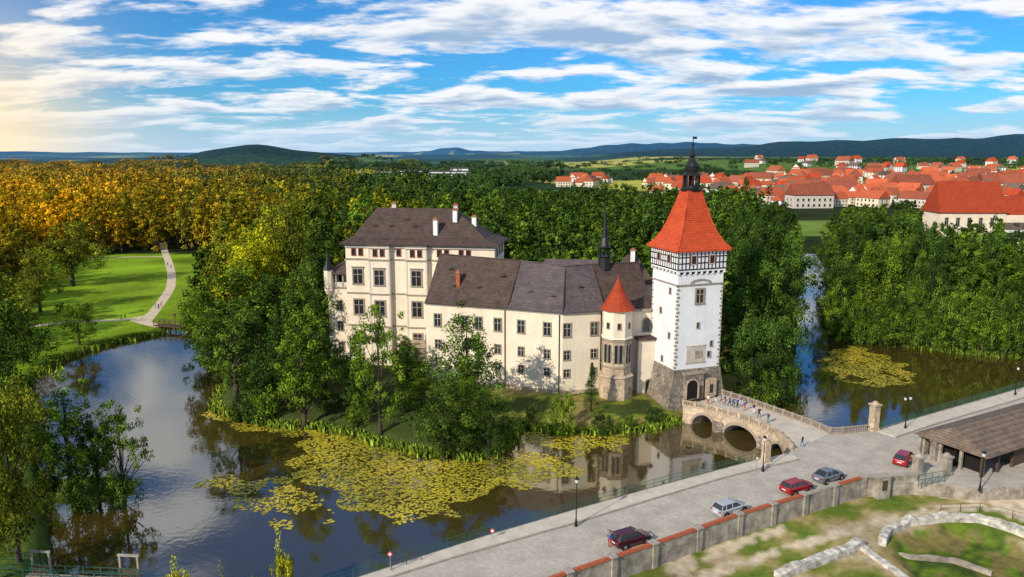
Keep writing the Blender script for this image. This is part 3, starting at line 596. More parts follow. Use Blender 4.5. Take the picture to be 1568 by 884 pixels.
mb.obox(TC,e,2.3,6.1,.004,.05,9.3,12.2,'pave'); mb.obox(TC,e,2.1,6.3,.003,.08,9.1,9.3,'sand'); mb.obox(TC,e,2.1,6.3,.003,.08,12.2,12.35,'sand'); mb.obox(TC,e,4.0,5.6,.051,.09,10.0,11.4,'wallrender')
def fr(z,fo,lo,ro,bo):
    return [(TC[0]-e[0]*lo+n[0]*fo,TC[1]-e[1]*lo+n[1]*fo,z),(RF[0]+e[0]*ro+n[0]*fo,RF[1]+e[1]*ro+n[1]*fo,z),(BF[0]+e[0]*ro+bk[0]*bo,BF[1]+e[1]*ro+bk[1]*bo,z),(LF[0]-e[0]*lo+bk[0]*bo,LF[1]-e[1]*lo+bk[1]*bo,z)]
mb.loft([fr(-.5,.9,2.0,1.6,1),fr(3,.55,1.2,1.0,.5),fr(8.2,.16,.16,.16,.16)],'stone')
mb.obox(TC,e,1.6,5.4,.1,1.0,2.8,7.4,'stone'); mb.obox(TC,e,1.4,5.6,.1,1.15,7.4,7.7,'trim'); archring(mb,TC,e,3.1,RZ+.02,2.2,3.4,1.0,'sand',.3,'dark'); mb.obox(TC,e,4.6,5.2,1.0,1.03,RZ,RZ+2.2,'wood')
mb.obox(TC,e,6.0,8.2,.1,.9,2.8,6.2,'sand'); mb.obox(TC,e,6.8,7.5,.9,.93,3.6,5.2,'glass')
obj('tower_body',mb.mesh('tower_body'),tower)
mb=MB()
for O,ee,l in faces:
    o=.32; z0,z1=25.92,29.33; cols=13; st=(l+.6)/cols
    for j in range(4): z=z0+(z1-z0-.2)*j/3; mb.obox(O,ee,-.3,l+.3,o+.004,o+.05,z,z+.2,'timber')
    for i in range(cols+1):
        s=-.3+i*st; mb.obox(O,ee,s-.09 if i else s,s+.09 if i<cols else s,o+.006,o+.06,z0+.01,z1-.01,'timber')
    for s in (l*.3,l*.7):
        mb.obox(O,ee,s-.55,s+.55,o+.055,o+.09,z0+.9,z0+2.6,'frame'); mb.obox(O,ee,s-.42,s+.42,o+.092,o+.12,z0+1.05,z0+2.45,'glass')
        mb.obox(O,ee,s-.75,s-.56,o+.055,o+.1,z0+.8,z0+2.7,'redpanel'); mb.obox(O,ee,s+.56,s+.75,o+.055,o+.1,z0+.8,z0+2.7,'redpanel')
obj('timber_frame',mb.mesh('timber_frame'),tower)
mb=MB(); cx,cy=(TC[0]+BF[0])/2,(TC[1]+BF[1])/2
def ring(z,f,c=0.0):
    hx,hy=(TW/2+.85)*f,(TD/2+.85)*f
    if f<.35: hx=hy=(hx+hy)/2
    return [(cx+e[0]*a*hx+n[0]*b_*hy,cy+e[1]*a*hx+n[1]*b_*hy,z) for a,b_ in ((-1,1),(1,1),(1,-1),(-1,-1))]
mb.loft([ring(29.1,1.0),ring(29.4,1.0),ring(30.4,.83),ring(31.9,.67),ring(34.0,.52),ring(36.5,.39),ring(39.3,.26)],'roofr')
for (a_,b_) in ((-1,1),(1,1),(1,-1),(-1,-1)):
    rr=[(29.4,1.0),(30.4,.83),(31.9,.67),(34.0,.52),(36.5,.39)]
    P_=[ring(z,f)[[(-1,1),(1,1),(1,-1),(-1,-1)].index((a_,b_))] for z,f in rr]
    for p,q_ in zip(P_[:-1],P_[1:]): mb.tube(p,q_,.11,.11,'roofr',5)
obj('tower_roof',mb.mesh('tower_roof'),tower)
mb=MB(); r8=math.pi/8+math.atan2(e[1],e[0]); cc=(cx,cy)
mb.lathe(cc,[(39.2,1.75),(39.5,1.9),(39.7,1.6),(40.2,1.6)],'copper',8,r8)
for j in range(8):
    a=r8+2*math.pi*j/8; mb.tube((cx+1.35*math.cos(a),cy+1.35*math.sin(a),40.2),(cx+1.35*math.cos(a),cy+1.35*math.sin(a),41.9),.16,.16,'copper',6)
mb.lathe(cc,[(40.2,.5),(41.9,.5)],'dark',8); mb.lathe(cc,[(41.9,1.85),(42.1,1.7),(42.5,1.1),(42.9,1.2),(43.5,1.25),(44.1,.95),(44.6,.45),(44.9,.28),(45.2,.5),(45.5,.5),(45.8,.22),(47,.1),(48.6,.04)],'copper',12)
mb.lathe(cc,[(46.9,.05),(47.1,.3),(47.3,.3),(47.5,.05)],'copper',8); mb.obox(cc,e,-.1,.75,-.03,.03,48.1,48.5,'copper')
obj('onion_dome',mb.mesh('onion_dome'),tower)
# ------------------------------------------------------------------ shed on the right
mb=MB(); O=(63.0,94.4); e=(.88,.475); bkk=(-e[1],e[0])
LS,WS=26,8.8
for s in np.arange(0,LS+.1,3.6): mb.obox(O,e,s-.18,s+.18,-.36,0,RZ-.02,RZ+3.0,'wood')
mb.obox(O,e,.2,LS,-.3,-.05,RZ+2.7,RZ+3.0,'wood')
mb.obox(O,e,.3,LS,-WS,-WS+.3,RZ,RZ+3,'wallrender'); mb.obox(O,e,.25,LS-.1,-4.2,-4.0,RZ,RZ+2.9,'dark')
for t in (0,-2.9,-5.8,-8.8): mb.obox(O,e,-.15,.25,t-.36,t,RZ-.02,RZ+3.0,'wallrender')
mb.obox(O,e,0,.2,-WS,-.3,RZ+2.7,RZ+3.0,'wood'); mb.obox(O,e,1.2,1.3,-WS+.4,-.6,RZ,RZ+2.8,'dark')
for s in (7.2,14.4): mb.obox(O,e,s+.3,s+3.2,-.25,-.15,RZ,RZ+2.6,'wood')
hiproof(mb,O,e,LS,WS,RZ+3.2,RZ+5.6,.8,'shedroof',.0,.0,thick=.15)
obj('open_shed',mb.mesh('open_shed'))
# ------------------------------------------------------------------ ruined garden walls
def polywall(px,z0,h,t,k,name,z=1.2,cap=None):
    P=dense(SL(px,z),.5); a=offset(P,-t/2); b=offset(P,t/2); mb=MB()
    H=[h*(1+.28*mnoise.noise(Vector((p[0]*.5,p[1]*.5,2)))+.1*mnoise.noise(Vector((p[0]*2,p[1]*2,5)))) for p in P]
    for i in range(len(P)-1):
        v=[(*a[i],z0),(*a[i+1],z0),(*b[i+1],z0),(*b[i],z0),(*a[i],z0+H[i]),(*a[i+1],z0+H[i+1]),(*b[i+1],z0+H[i+1]*.97),(*b[i],z0+H[i]*.97)]
        f=[(4,7,6,5),(0,4,5,1),(2,6,7,3)]
        if i==0: f.append((0,3,7,4))
        if i==len(P)-2: f.append((1,5,6,2))
        mb.add(v,f,k)
    obj(name,mb.mesh(name))
polywall([(1350,836),(1358,818),(1390,804),(1450,797),(1500,799),(1540,811),(1580,826),(1640,850)],0.2,1.9,.9,'whitewash','ruined_wall')
polywall([(1190,886),(1245,866),(1300,846),(1318,836)],0.6,1.5,1.0,'whitewash','ruined_wall')
polywall([(1316,838),(1350,862),(1380,884),(1420,910)],0.9,.7,.8,'whitewash','ruined_wall')
polywall([(1352,838),(1400,845),(1460,850),(1520,870)],0.0,.8,.5,'wallrender','ruined_wall')
railing(SL([(1440,785),(1500,783),(1550,795),(1620,815)],1.2),1.2,1.1,2.5,'wood','wooden_fence',rails=(1.0,.5))
# ------------------------------------------------------------------ park path, footbridge
def ribbon(px,wpx_m,z,k,name):
    P=resample(SL(px,z),60)
    for _ in range(4): P=[P[0]]+[((P[i-1][0]+2*P[i][0]+P[i+1][0])/4,(P[i-1][1]+2*P[i][1]+P[i+1][1])/4) for i in range(1,len(P)-1)]+[P[-1]]
    a=offset(P,-wpx_m/2); b=offset(P,wpx_m/2); mb=MB()
    for i in range(len(P)-1): mb.add([(*a[i],z),(*b[i],z),(*b[i+1],z),(*a[i+1],z)],[(0,1,2,3)],k)
    obj(name,mb.mesh(name))
ribbon([(249,372),(252,385),(258,400),(263,420),(262,440),(252,456),(240,472),(228,488),(222,494)],2.9,1.215,'path','park_path')
ribbon([(-20,508),(60,498),(110,493),(160,491),(200,489),(226,484),(240,474)],2.4,1.222,'path','park_path')
ribbon([(130,397),(180,394),(252,393)],2.0,1.228,'path','park_path')
ribbon([(205,489),(225,495),(245,500)],3.0,1.235,'path','park_path')
mb=MB(); p0=S(240,498,1.3); p1=S(318,503,1.3); e,l=unit(p0,p1); mb.obox(p0,e,0,l,-1.2,1.2,1.25,1.5,'wood')
for s in np.arange(0,l+.1,1.6):
    for t in (-1.15,1.15): mb.obox(p0,e,s-.06,s+.06,t-.06,t+.06,-.8,2.6,'wood')
for t in (-1.15,1.15):
    for z in (2.55,2.05): mb.obox(p0,e,-.1,l+.1,t-.05,t+.05,z,z+.1,'wood')
obj('wooden_footbridge',mb.mesh('wooden_footbridge'))
# ------------------------------------------------------------------ weir gates bottom left
wx,wy=S(55,878,1.2); mb=MB()
mb.obox((wx,wy),(1,-.08),-6,12,-.6,.6,.4,.8,'wallrender')
for s in np.arange(-5,12,2.0):
    mb.obox((wx,wy),(1,-.08),s-.05,s+.05,.5,.6,.8,1.9,'greenmetal'); mb.obox((wx,wy),(1,-.08),s-.05,s+.05,-.6,-.5,.8,1.9,'greenmetal')
for t in (.5,-.6):
    for z in (1.85,1.35): mb.obox((wx,wy),(1,-.08),-5,11.2,t+.02,t+.07,z,z+.05,'greenmetal')
for s in (-1,1.0,9.0,11): 
    mb.obox((wx,wy),(1,-.08),s,s+.18,-.9,-.7,-.5,3.2,'kerb')
for s in (-1,9.0): mb.obox((wx,wy),(1,-.08),s-.1,s+2.3,-.92,-.68,3.2,3.4,'kerb'); mb.obox((wx,wy),(1,-.08),s+.2,s+1.98,-.85,-.75,-.5,1.7,'wood'); mb.lathe((wx+s+1.1,wy+.8),[(1.7,.05),(3.8,.05)],'iron',6)
obj('weir_gate',mb.mesh('weir_gate'))
railing(SL([(-30,860),(20,858),(60,872),(95,900)],1.2),1.2,1.3,1.5,'greenmetal','green_fence')
# ------------------------------------------------------------------ trees
def leafcloud(cent,rad,per,size,rng,flat=.8):
    K=len(cent); c=np.repeat(cent,per,0); r=np.repeat(rad,per); nn=K*per
    d=rng.normal(size=(nn,3)); d/=np.linalg.norm(d,axis=1)[:,None]
    pos=c+d*(r*rng.uniform(.45,1.05,nn))[:,None]*np.array([1,1,flat])
    nor=d+rng.normal(size=(nn,3))*.45+np.array([0,0,.35]); nor/=np.linalg.norm(nor,axis=1)[:,None]
    t=np.cross(nor,rng.normal(size=(nn,3))); t/=np.linalg.norm(t,axis=1)[:,None]; b=np.cross(nor,t)
    s=(size*rng.uniform(.6,1.25,nn))[:,None]
    v=np.stack([pos-t*s*.5,pos-b*s*.32,pos+t*s*.5,pos+b*s*.32],1).reshape(-1,3)
    ct=rng.uniform(0,1,K); tone=np.clip(np.repeat(ct,per)*.65+rng.uniform(0,.35,nn),0,1)
    return v,tone
def crown(kind,H,R,K,rng):
    if kind=='conifer':
        h=rng.uniform(.08,1,K)**.9; a=rng.uniform(0,6.28,K); rr=R*(1.02-h)*rng.uniform(.55,1,K)
        cent=np.stack([rr*np.cos(a),rr*np.sin(a),h*H*.98],1); rad=R*(.12+.28*(1-h))*rng.uniform(.8,1.2,K)
    elif kind=='bush':
        d=rng.normal(size=(K,3)); d/=np.linalg.norm(d,axis=1)[:,None]; f=rng.uniform(.3,1,K)**.5*(1+.25*np.sin(d[:,0]*5+rng.uniform(0,6))*np.cos(d[:,1]*4))
        cent=d*f[:,None]*np.array([R*.78,R*.78,H*.42]); cent[:,2]+=H*.48; rad=rng.uniform(.14,.27,K)*R
    else:
        z0={'round':.13,'tall':.08,'open':.2}[kind]
        d=rng.normal(size=(K,3)); d/=np.linalg.norm(d,axis=1)[:,None]
        ph=rng.uniform(0,6.28,4); lump=1+.27*np.sin(3*np.arctan2(d[:,1],d[:,0])+ph[0]+2*d[:,2])+.25*np.sin(5*d[:,2]+ph[1]+2*d[:,0])
        f=rng.uniform(.25,1,K)**.45*lump
        cent=d*f[:,None]*np.array([R*.8,R*.8,H*(1-z0)*.45])
        q=(cent[:,2]/(H*(1-z0)*.5)); cent[:,:2]*=(1.08-.32*np.clip(q,-1,1))[:,None]
        cent[:,2]+=H*(z0+(1-z0)*.5)
        cent[:,0]+=np.sin(cent[:,2]*.4+ph[2])*R*.08
        rad=rng.uniform(.15,.28,K)*R*(1 if kind!='open' else .8)
    return cent,rad
def tree_mesh(name,kind,H,R,K,per,size,seed,trunk=True,limbs=14):
    rng=np.random.default_rng(seed); cent,rad=crown(kind,H,R,K,rng); v,tone=leafcloud(cent,rad,per,size,rng)
    nl=len(v)//4; mb=MB(); 
    if trunk:
        tr=max(.12,H*.018); pts=[(0,0,-.6),(.1,0,H*.15),(-.1,.15,H*.4),(.1,-.05,H*.68),(0,0,H*.88)]; rs=[tr*1.5,tr,tr*.75,tr*.45,tr*.12]
        for i in range(4): mb.tube(pts[i],pts[i+1],rs[i],rs[i+1],'bark',7)
        for i in range(limbs):
            k=int(rng.integers(0,K)); c=cent[k]; hz=min(c[2]*.75,H*.8); mb.tube((0,0,max(H*.12,hz-.12*H)),tuple(c),tr*.38,tr*.07,'bark',4)
    me=bpy.data.meshes.new(name); tv=np.array(mb.v,dtype=float).reshape(-1,3)
    allv=np.vstack([v,tv]) if len(tv) else v
    L1=np.arange(nl*4,dtype=np.int32); trf=[[a+nl*4 for a in f] for f in mb.f]
    loops=np.concatenate([L1]+[np.array(f,dtype=np.int32) for f in trf]) if trf else L1
    starts=list(range(0,nl*4,4)); p=nl*4
    for f in trf: starts.append(p); p+=len(f)
    me.vertices.add(len(allv)); me.vertices.foreach_set('co',allv.astype(np.float32).ravel())
    me.loops.add(len(loops)); me.loops.foreach_set('vertex_index',loops); me.polygons.add(len(starts)); me.polygons.foreach_set('loop_start',np.array(starts,dtype=np.int32))
    me.update(calc_edges=True)
    me.materials.append(M['leaf']); me.materials.append(M['bark'])
    mi=np.zeros(len(starts),dtype=np.int32); mi[nl:]=1; me.polygons.foreach_set('material_index',mi)
    at=me.attributes.new('tone','FLOAT','FACE'); tt=np.zeros(len(starts),dtype=np.float32); tt[:nl]=tone; at.data.foreach_set('value',tt)
    return me
NEAR={'round':[tree_mesh('deciduous_tree','round',20,6.5,140,62,.44,i) for i in (1,2,3)],
 'open':[tree_mesh('deciduous_tree','open',20,6.5,85,68,.42,i) for i in (11,12,13)],
 'tall':[tree_mesh('slender_tree','tall',20,4.5,120,56,.42,i) for i in (21,22)],
 'conifer':[tree_mesh('conifer','conifer',20,5,180,36,.40,i) for i in (31,32)],
 'bush':[tree_mesh('shrub','bush',6,4,60,52,.32,i,limbs=6) for i in (41,42)]}
NH={'round':(20,13),'open':(20,13),'tall':(20,9),'conifer':(20,10),'bush':(6,8)}
GRN=(0.074,0.135,0.017); DK=(0.032,0.068,0.016); YG=(0.24,0.27,0.016); MID=(0.050,0.098,0.018); OL=(0.115,0.140,0.017)
def T(u,v,vtop,wpx,kind,col,zb=None,name=None):
    x,y=S(u,v,1.2); z0=gz(x,y) if zb is None else zb; zt=Zat(vtop,y); h=max(1.5,zt-z0)
    zc=y*CT+(CAM_H-z0-h/2)*ST; w=wpx/FPX*zc
    me=random.choice(NEAR[kind]); o=obj(name or {'round':'deciduous_tree','open':'deciduous_tree','tall':'slender_tree','conifer':'conifer_tree','bush':'shrub'}[kind],me,loc=(x,y,z0-.1))
    H0,W0=NH[kind]; o.scale=(w/W0*1.05,w/W0*1.05,h/H0*1.03); o.rotation_euler=(0,0,random.uniform(0,6.28))
    j=random.uniform(.8,1.2); o.color=(col[0]*j,col[1]*j,col[2]*j,1); return o
NT=[(362,612,452,120,'open',MID),(318,560,430,80,'round',GRN),(400,598,470,76,'open',MID),(430,560,420,92,'round',MID),(466,645,460,80,'tall',GRN),(500,600,505,54,'tall',MID),(540,625,512,62,'round',MID),
(583,662,459,92,'open',GRN),(560,640,540,56,'bush',MID),(620,640,552,42,'conifer',MID),(645,625,575,44,'round',GRN),(716,648,478,110,'round',MID),(680,694,575,92,'round',MID),(748,690,594,66,'round',DK),(716,672,575,62,'round',GRN),
(862,656,594,50,'bush',GRN),(905,634,556,30,'conifer',DK),(922,655,622,38,'bush',DK),(812,640,618,20,'bush',GRN),(965,648,634,26,'bush',MID),(1000,642,622,34,'bush',DK),
(112,760,578,92,'tall',GRN),(190,756,605,84,'open',GRN),(150,750,620,56,'tall',MID),(75,765,650,50,'bush',DK),(130,768,700,70,'bush',MID),(185,762,710,50,'bush',MID),
(30,860,560,110,'round',OL),(-20,800,540,150,'round',GRN),(15,700,590,84,'round',OL),(-10,890,700,120,'round',OL),(10,640,420,110,'round',MID),(-30,620,330,150,'round',OL),
(112,438,338,92,'round',OL),(62,478,380,70,'round',OL),(122,528,456,56,'round',GRN),(20,520,420,90,'round',OL),(97,480,462,26,'bush',MID),(35,560,480,60,'bush',MID),
(436,905,820,42,'bush',YG),(268,915,858,60,'bush',YG),(340,925,870,30,'bush',GRN),(392,920,874,24,'bush',GRN),
(370,540,400,105,'round',GRN),(350,500,360,85,'round',OL),(410,510,328,95,'round',YG),(450,500,300,86,'round',OL),(470,560,400,86,'round',MID),(490,530,380,64,'tall',DK),(330,480,400,56,'round',MID),(395,560,440,84,'round',DK),(440,620,480,74,'round',DK),
(385,520,350,80,'round',YG),(425,480,310,76,'round',OL),
(1148,612,470,76,'round',DK),(1185,612,470,76,'round',DK),(1130,598,440,66,'tall',DK),(1170,580,400,84,'round',MID),(1195,560,380,76,'round',DK),(1140,560,340,76,'round',DK),(1165,520,310,76,'round',DK),(1200,520,330,66,'round',MID),(1190,590,520,56,'bush',MID),(1125,540,300,56,'tall',DK),
(1168,616,560,56,'bush',GRN),(1205,600,540,34,'bush',GRN)]
for i in range(26):
    u=1272+i*12.5; NT.append((u,514+max(0,(u-1280))*.10,448+random.uniform(-18,22),random.uniform(36,52),'bush' if i%3 else 'round',[GRN,MID,DK][i%3]))
for i in range(17):
    u=1280+i*20; NT.append((u,500+random.uniform(-8,10)+(u-1280)*.06,378+random.uniform(-30,20),random.uniform(42,66),random.choice(['round','tall','conifer','tall']),random.choice([DK,DK,MID,GRN])))
for i in range(21):
    u=1268+i*17; lo_=12 if u<1300 else (24 if u>1425 else 0); NT.append((u,460+random.uniform(-15,15),334+random.uniform(-14,26)+lo_,random.uniform(42,66),random.choice(['round','tall','conifer','conifer']),random.choice([DK,MID,DK,DK])))
rs=random.Random(5)
for i in range(24):
    u=rs.uniform(350,665); v=rs.uniform(578,638 if u<480 else 655); hp=rs.uniform(34,74)
    NT.append((u,v,v-hp,rs.uniform(34,56),'bush' if hp<52 else rs.choice(['round','tall','open']),rs.choice([DK,DK,MID,GRN])))
for i in range(7):
    u=rs.uniform(640,780); NT.append((u,rs.uniform(655,688),rs.uniform(625,648),rs.uniform(28,42),'bush',rs.choice([DK,MID])))
for t in NT: T(*t)
FAR=[tree_mesh('forest_tree',k,20,R,K,24,1.0,s,limbs=3) for k,R,K,s in (('round',6,56,51),('round',6.5,60,52),('open',6,50,53),('tall',4.5,55,54),('tall',5,52,55),('conifer',4.5,64,56))]
def grove_mesh(seed):
    rng=np.random.default_rng(seed); V=[];Tn=[]
    for i in range(11):
        a=rng.uniform(0,6.28); r=24*math.sqrt(rng.uniform(0,1)); H=rng.uniform(12,22); R=rng.uniform(4.5,7.5)
        c,rad=crown('round' if i%4 else 'tall',H,R,20,rng); v,t=leafcloud(c,rad,14,2.1,rng); v+=np.array([r*math.cos(a),r*math.sin(a),0]); V.append(v); Tn.append(t*.5+rng.uniform(0,.5))
    v=np.vstack(V); t=np.concatenate(Tn); me=bpy.data.meshes.new('grove'); fast_mesh(me,v,np.arange(len(v)).reshape(-1,4)); me.materials.append(M['leaf'])
    at=me.attributes.new('tone','FLOAT','FACE'); at.data.foreach_set('value',t.astype(np.float32)); return me
GR=[grove_mesh(s) for s in (61,62,63)]
forest=empty('forest')
cast_poly=[(-46,140),(-44,178),(35,178),(42,125),(20,122),(-45,135)]
cand=[]
step=8.0
for yy in np.arange(150,470,step):
    lim=.74*yy+35
    for xx in np.arange(-lim,lim,step):
        cand.append((xx+random.uniform(-3.8,3.8),yy+random.uniform(-3.8,3.8)))
cand=np.array(cand); cx_,cy_=cand[:,0],cand[:,1]
bad=inside(cx_,cy_,W1)|(pdist(cx_,cy_,W1)<3)|inside(cx_,cy_,PARK)|inside(cx_,cy_,LAWN2)|inside(cx_,cy_,cast_poly)|(pdist(cx_,cy_,cast_poly)<5)|inside(cx_,cy_,ROAD)
uu=784+FPX*cx_/(cy_*CT+8)
bad|=(uu>1245)&(cy_<215)|(uu>1420)&(cy_>270)|((uu>243)&(uu<257)&(cy_<400))
bad|=(uu>1205)&(uu<1275)&(cy_>330)
cand=cand[~bad]; 
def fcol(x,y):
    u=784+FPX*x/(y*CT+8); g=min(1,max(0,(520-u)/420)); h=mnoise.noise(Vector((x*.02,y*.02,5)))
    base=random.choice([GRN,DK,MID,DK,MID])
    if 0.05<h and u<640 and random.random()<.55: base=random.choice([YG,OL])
    glow_gold=random.choice([(0.50,0.31,0.012),(0.34,0.25,0.014),(0.22,0.18,0.015),(0.56,0.33,0.012)]); g2=g*min(1,max(0,(y-190)/150))*.88  # warm low-sun glow over the left forest, painted into the leaf colour
    c=[base[i]*(1-g2)+glow_gold[i]*g2 for i in range(3)]
    hz=1-math.exp(-max(0,y-400)/9000); c=[c[i]*(1-hz)+(0.08,0.18,0.28)[i]*hz for i in range(3)]  # far crowns tinted blue: haze put into the leaf colour
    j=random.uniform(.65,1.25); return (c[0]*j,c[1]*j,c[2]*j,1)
nf=0
for x,y in cand:
    o=bpy.data.objects.new('tree',random.choice(FAR)); scene.collection.objects.link(o); o.parent=forest
    s=random.choice([.6,.75,.85,.92,1.0,1.1,1.22])*random.uniform(.95,1.05); u=784+FPX*x/(y*CT+8)
    if u>560 and u<1000 and y<230: s*=.85
    if u>1140 and y>300: s*=.6
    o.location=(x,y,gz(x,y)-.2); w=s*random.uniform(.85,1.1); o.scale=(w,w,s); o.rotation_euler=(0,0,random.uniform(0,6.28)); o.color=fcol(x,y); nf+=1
cnt=0
y=480.0
while y<2900:
    st=30 if y<1500 else 46
    lim=.72*y+50
    for x in np.arange(-lim,lim,st):
        x2=x+random.uniform(-12,12); y2=y+random.uniform(-12,12); u=784+FPX*x2/(y2*CT+8)
        if u<500: dens=1 if y2<950 else (.5 if y2<1300 else .25)
        elif u<850: dens=1 if y2<640 else .3
        elif u<1140: dens=1 if y2<600 else .4
        else: dens=.24 if y2<1500 else .5
        if y2>900 and u<1140 and mnoise.noise(Vector((x2*.0035,y2*.006,1)))<-.1: dens*=.2
        if y2>2100 and hills(np.array([x2]),np.array([y2]))[0]>24: dens=0
        if random.random()>dens: continue
        o=bpy.data.objects.new('grove',random.choice(GR)); scene.collection.objects.link(o); o.parent=forest; s=random.uniform(.75,1.1)*(1 if st==30 else 1.4)
        if u>1140 or (u>850 and y2>600): s*=.45
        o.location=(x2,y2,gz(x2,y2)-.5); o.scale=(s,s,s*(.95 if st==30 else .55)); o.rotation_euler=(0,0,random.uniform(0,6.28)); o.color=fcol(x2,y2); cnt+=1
    y+=st*(.9)
print('FOREST',nf,'GROVES',cnt)
def reeds(px,z,wid,n,name,h=.9,col=(.12,.19,.03,1)):
    P=resample(SL(px,z),60); v=[];t=[]
    for i in range(n):
        k=random.randrange(59); f=random.random(); x=P[k][0]*(1-f)+P[k+1][0]*f+random.gauss(0,wid); y=P[k][1]*(1-f)+P[k+1][1]*f+random.gauss(0,wid)
        a=random.random()*3.14; s=random.uniform(.12,.3); hh=h*random.uniform(.5,1.2); dx,dy=math.cos(a)*s,math.sin(a)*s; lx,ly=random.gauss(0,.2),random.gauss(0,.2); zz=-.1
        v+=[(x-dx,y-dy,zz),(x+dx,y+dy,zz),(x+dx*.3+lx,y+dy*.3+ly,zz+hh+z),(x-dx*.3+lx,y-dy*.3+ly,zz+hh+z)]; t.append(random.random())
    v=np.array(v); me=bpy.data.meshes.new(name); fast_mesh(me,v,np.arange(len(v)).reshape(-1,4)); me.materials.append(M['leaf']); at=me.attributes.new('tone','FLOAT','FACE'); at.data.foreach_set('value',np.array(t,dtype=np.float32)[:len(me.polygons)]); o=obj(name,me); o.color=col
reeds([(52,572),(100,546),(150,529),(200,518),(245,509)],.3,.9,3500,'shore_reeds')
reeds([(345,592),(332,625),(380,640),(430,652),(480,652),(540,663),(590,678),(640,690),(700,700),(755,695),(785,668),(790,650),(840,657),(900,661),(960,659),(1010,651),(1036,643)],.2,.7,6500,'shore_reeds',.8)
reeds([(1275,514),(1340,519),(1400,530),(1480,539),(1568,547)],.3,.8,2500,'shore_reeds',1.0,(.07,.12,.02,1))
# ------------------------------------------------------------------ town
def house_mesh(L,W,H,R,seed,wall,rk):
    rr=random.Random(seed); mb=MB(); O=(-L/2,-W/2); e=(1,0)
    mb.obox(O,e,0,L,-W,0,-1,H,wall)
    z0=H; 
    mb.add([(-L/2,-W/2,z0),(-L/2,W/2,z0),(-L/2,0,z0+R-.2)],[(0,1,2)],wall); mb.add([(L/2,-W/2,z0),(L/2,W/2,z0),(L/2,0,z0+R-.2)],[(2,1,0)],wall)
    hp=rr.choice([0,0,2.5]); 
    hiproof(mb,O,e,L,W,H+.15,H+R,.5,rk,hp,hp)
    for s in np.arange(2,L-1,3.0):
        for z in np.arange(1.6,H,2.9): window(mb,O,e,s,z,1.1,1.4,0,.1,'frame',mull=False); window(mb,(L/2,W/2),(-1,0),s,z,1.1,1.4,0,.1,'frame',mull=False)
    for z in np.arange(1.6,H,2.9):
        for s in (W*.3,W*.7): window(mb,(L/2,-W/2),(0,1),s,z,1.1,1.4,0,.1,'frame',mull=False); window(mb,(-L/2,W/2),(0,-1),s,z,1.1,1.4,0,.1,'frame',mull=False)
    chimney(mb,L*.2,.5,H+R*.5,H+R+1,.8,.8,'brick'); return mb.mesh('town_house')
HM=[house_mesh(*a) for a in ((12,9,4,4.5,1,'white','roofo'),(16,10,6.5,5.5,2,'plaster','roofo'),(11,10,6,5,3,'white','roofr'),(22,11,7,6,4,'frame','rooft'),(15,9,4.5,5,5,'plaster','rooft'),(11,9,6,4.5,6,'white','roofo'),(18,11,6,5,8,'plaster','roofo'),(13,9,5.5,4,7,'white','shedroof'))]
random.seed(21); placed=[]
def house(u,v,sc=1.0,me=None,rot=None,md=16):
    x,y=S(u,v,8.0)
    for _ in range(4): x,y=S(u,v,gz(x,y))
    for px,py in placed:
        if math.dist((px,py),(x,y))<md: return
    placed.append((x,y)); o=obj('town_house',me or random.choice(HM),loc=(x,y,gz(x,y))); o.scale=(sc,sc,sc); o.rotation_euler=(0,0,rot if rot is not None else random.choice([.2,-.3,1.3,.5,-1.1])+random.uniform(-.2,.2))
house(1238,318,1.5,HM[3],.1); house(1268,312,1.4,HM[6],.15); house(1222,306,1.3,HM[1],.3); house(1350,308,1.5,HM[6],.2); house(1395,300,1.6,HM[3],.1); house(1550,296,1.5,HM[3],.0); house(1180,312,1.2,HM[1],.3)
for i in range(380):
    u=random.uniform(1130,1600); v=random.triangular(262,320,280); house(u,v,random.uniform(.95,1.3))
for i in range(40): house(random.uniform(985,1140),random.uniform(278,300),1.2)
for i in range(14): house(random.uniform(850,930),random.uniform(276,288),1.1)
mb=MB()
for u,v,L_,H_ in ((545,272,60,5),(655,274,60,6),(610,271,40,5),(690,270,30,8)):
    x,y=S(u,v,4); mb.obox((x,y),(1,0),0,L_,-25,0,-1,9+H_,'white'); mb.obox((x,y),(1,0),-1,L_+1,-26,1,9+H_,10+H_,'roofg'); mb.obox((x,y),(1,0),2,L_-2,0,.1,10,12.5,'glass')
obj('warehouse',mb.mesh('warehouse'))
mb=MB(); y0=340; x0=(1438-784)/FPX*(y0*CT+6); O=(x0,y0); e,_=unit((0,0),(1,-.05))
ze=Zat(326,y0); zr=Zat(281,y0+8); mb.obox(O,e,0,29,-16,0,0,ze,'plaster'); hiproof(mb,O,e,29,16,ze+.2,zr+1,.7,'roofr',1.0,.0)
mb.obox(O,e,29.3,62,-14,0,0,ze-1,'plaster'); hiproof(mb,(O[0]+29.8,O[1]),e,34,14,ze-.8,zr-5.5,.6,'roofr',0,3)
mb.obox(O,e,26,60,1,8,0,ze-7,'white'); hiproof(mb,(O[0]+26,O[1]-8),e,34,7,ze-6.8,ze-4,.4,'shedroof',0,0)
for s in (3,8,13,18,23): window(mb,O,e,s,ze-4,1.4,3.5); 
for s in (28,32,36,40,44): window(mb,(O[0],O[1]-8),e,s,ze-10,1.6,2.2)
obj('church',mb.mesh('church'))
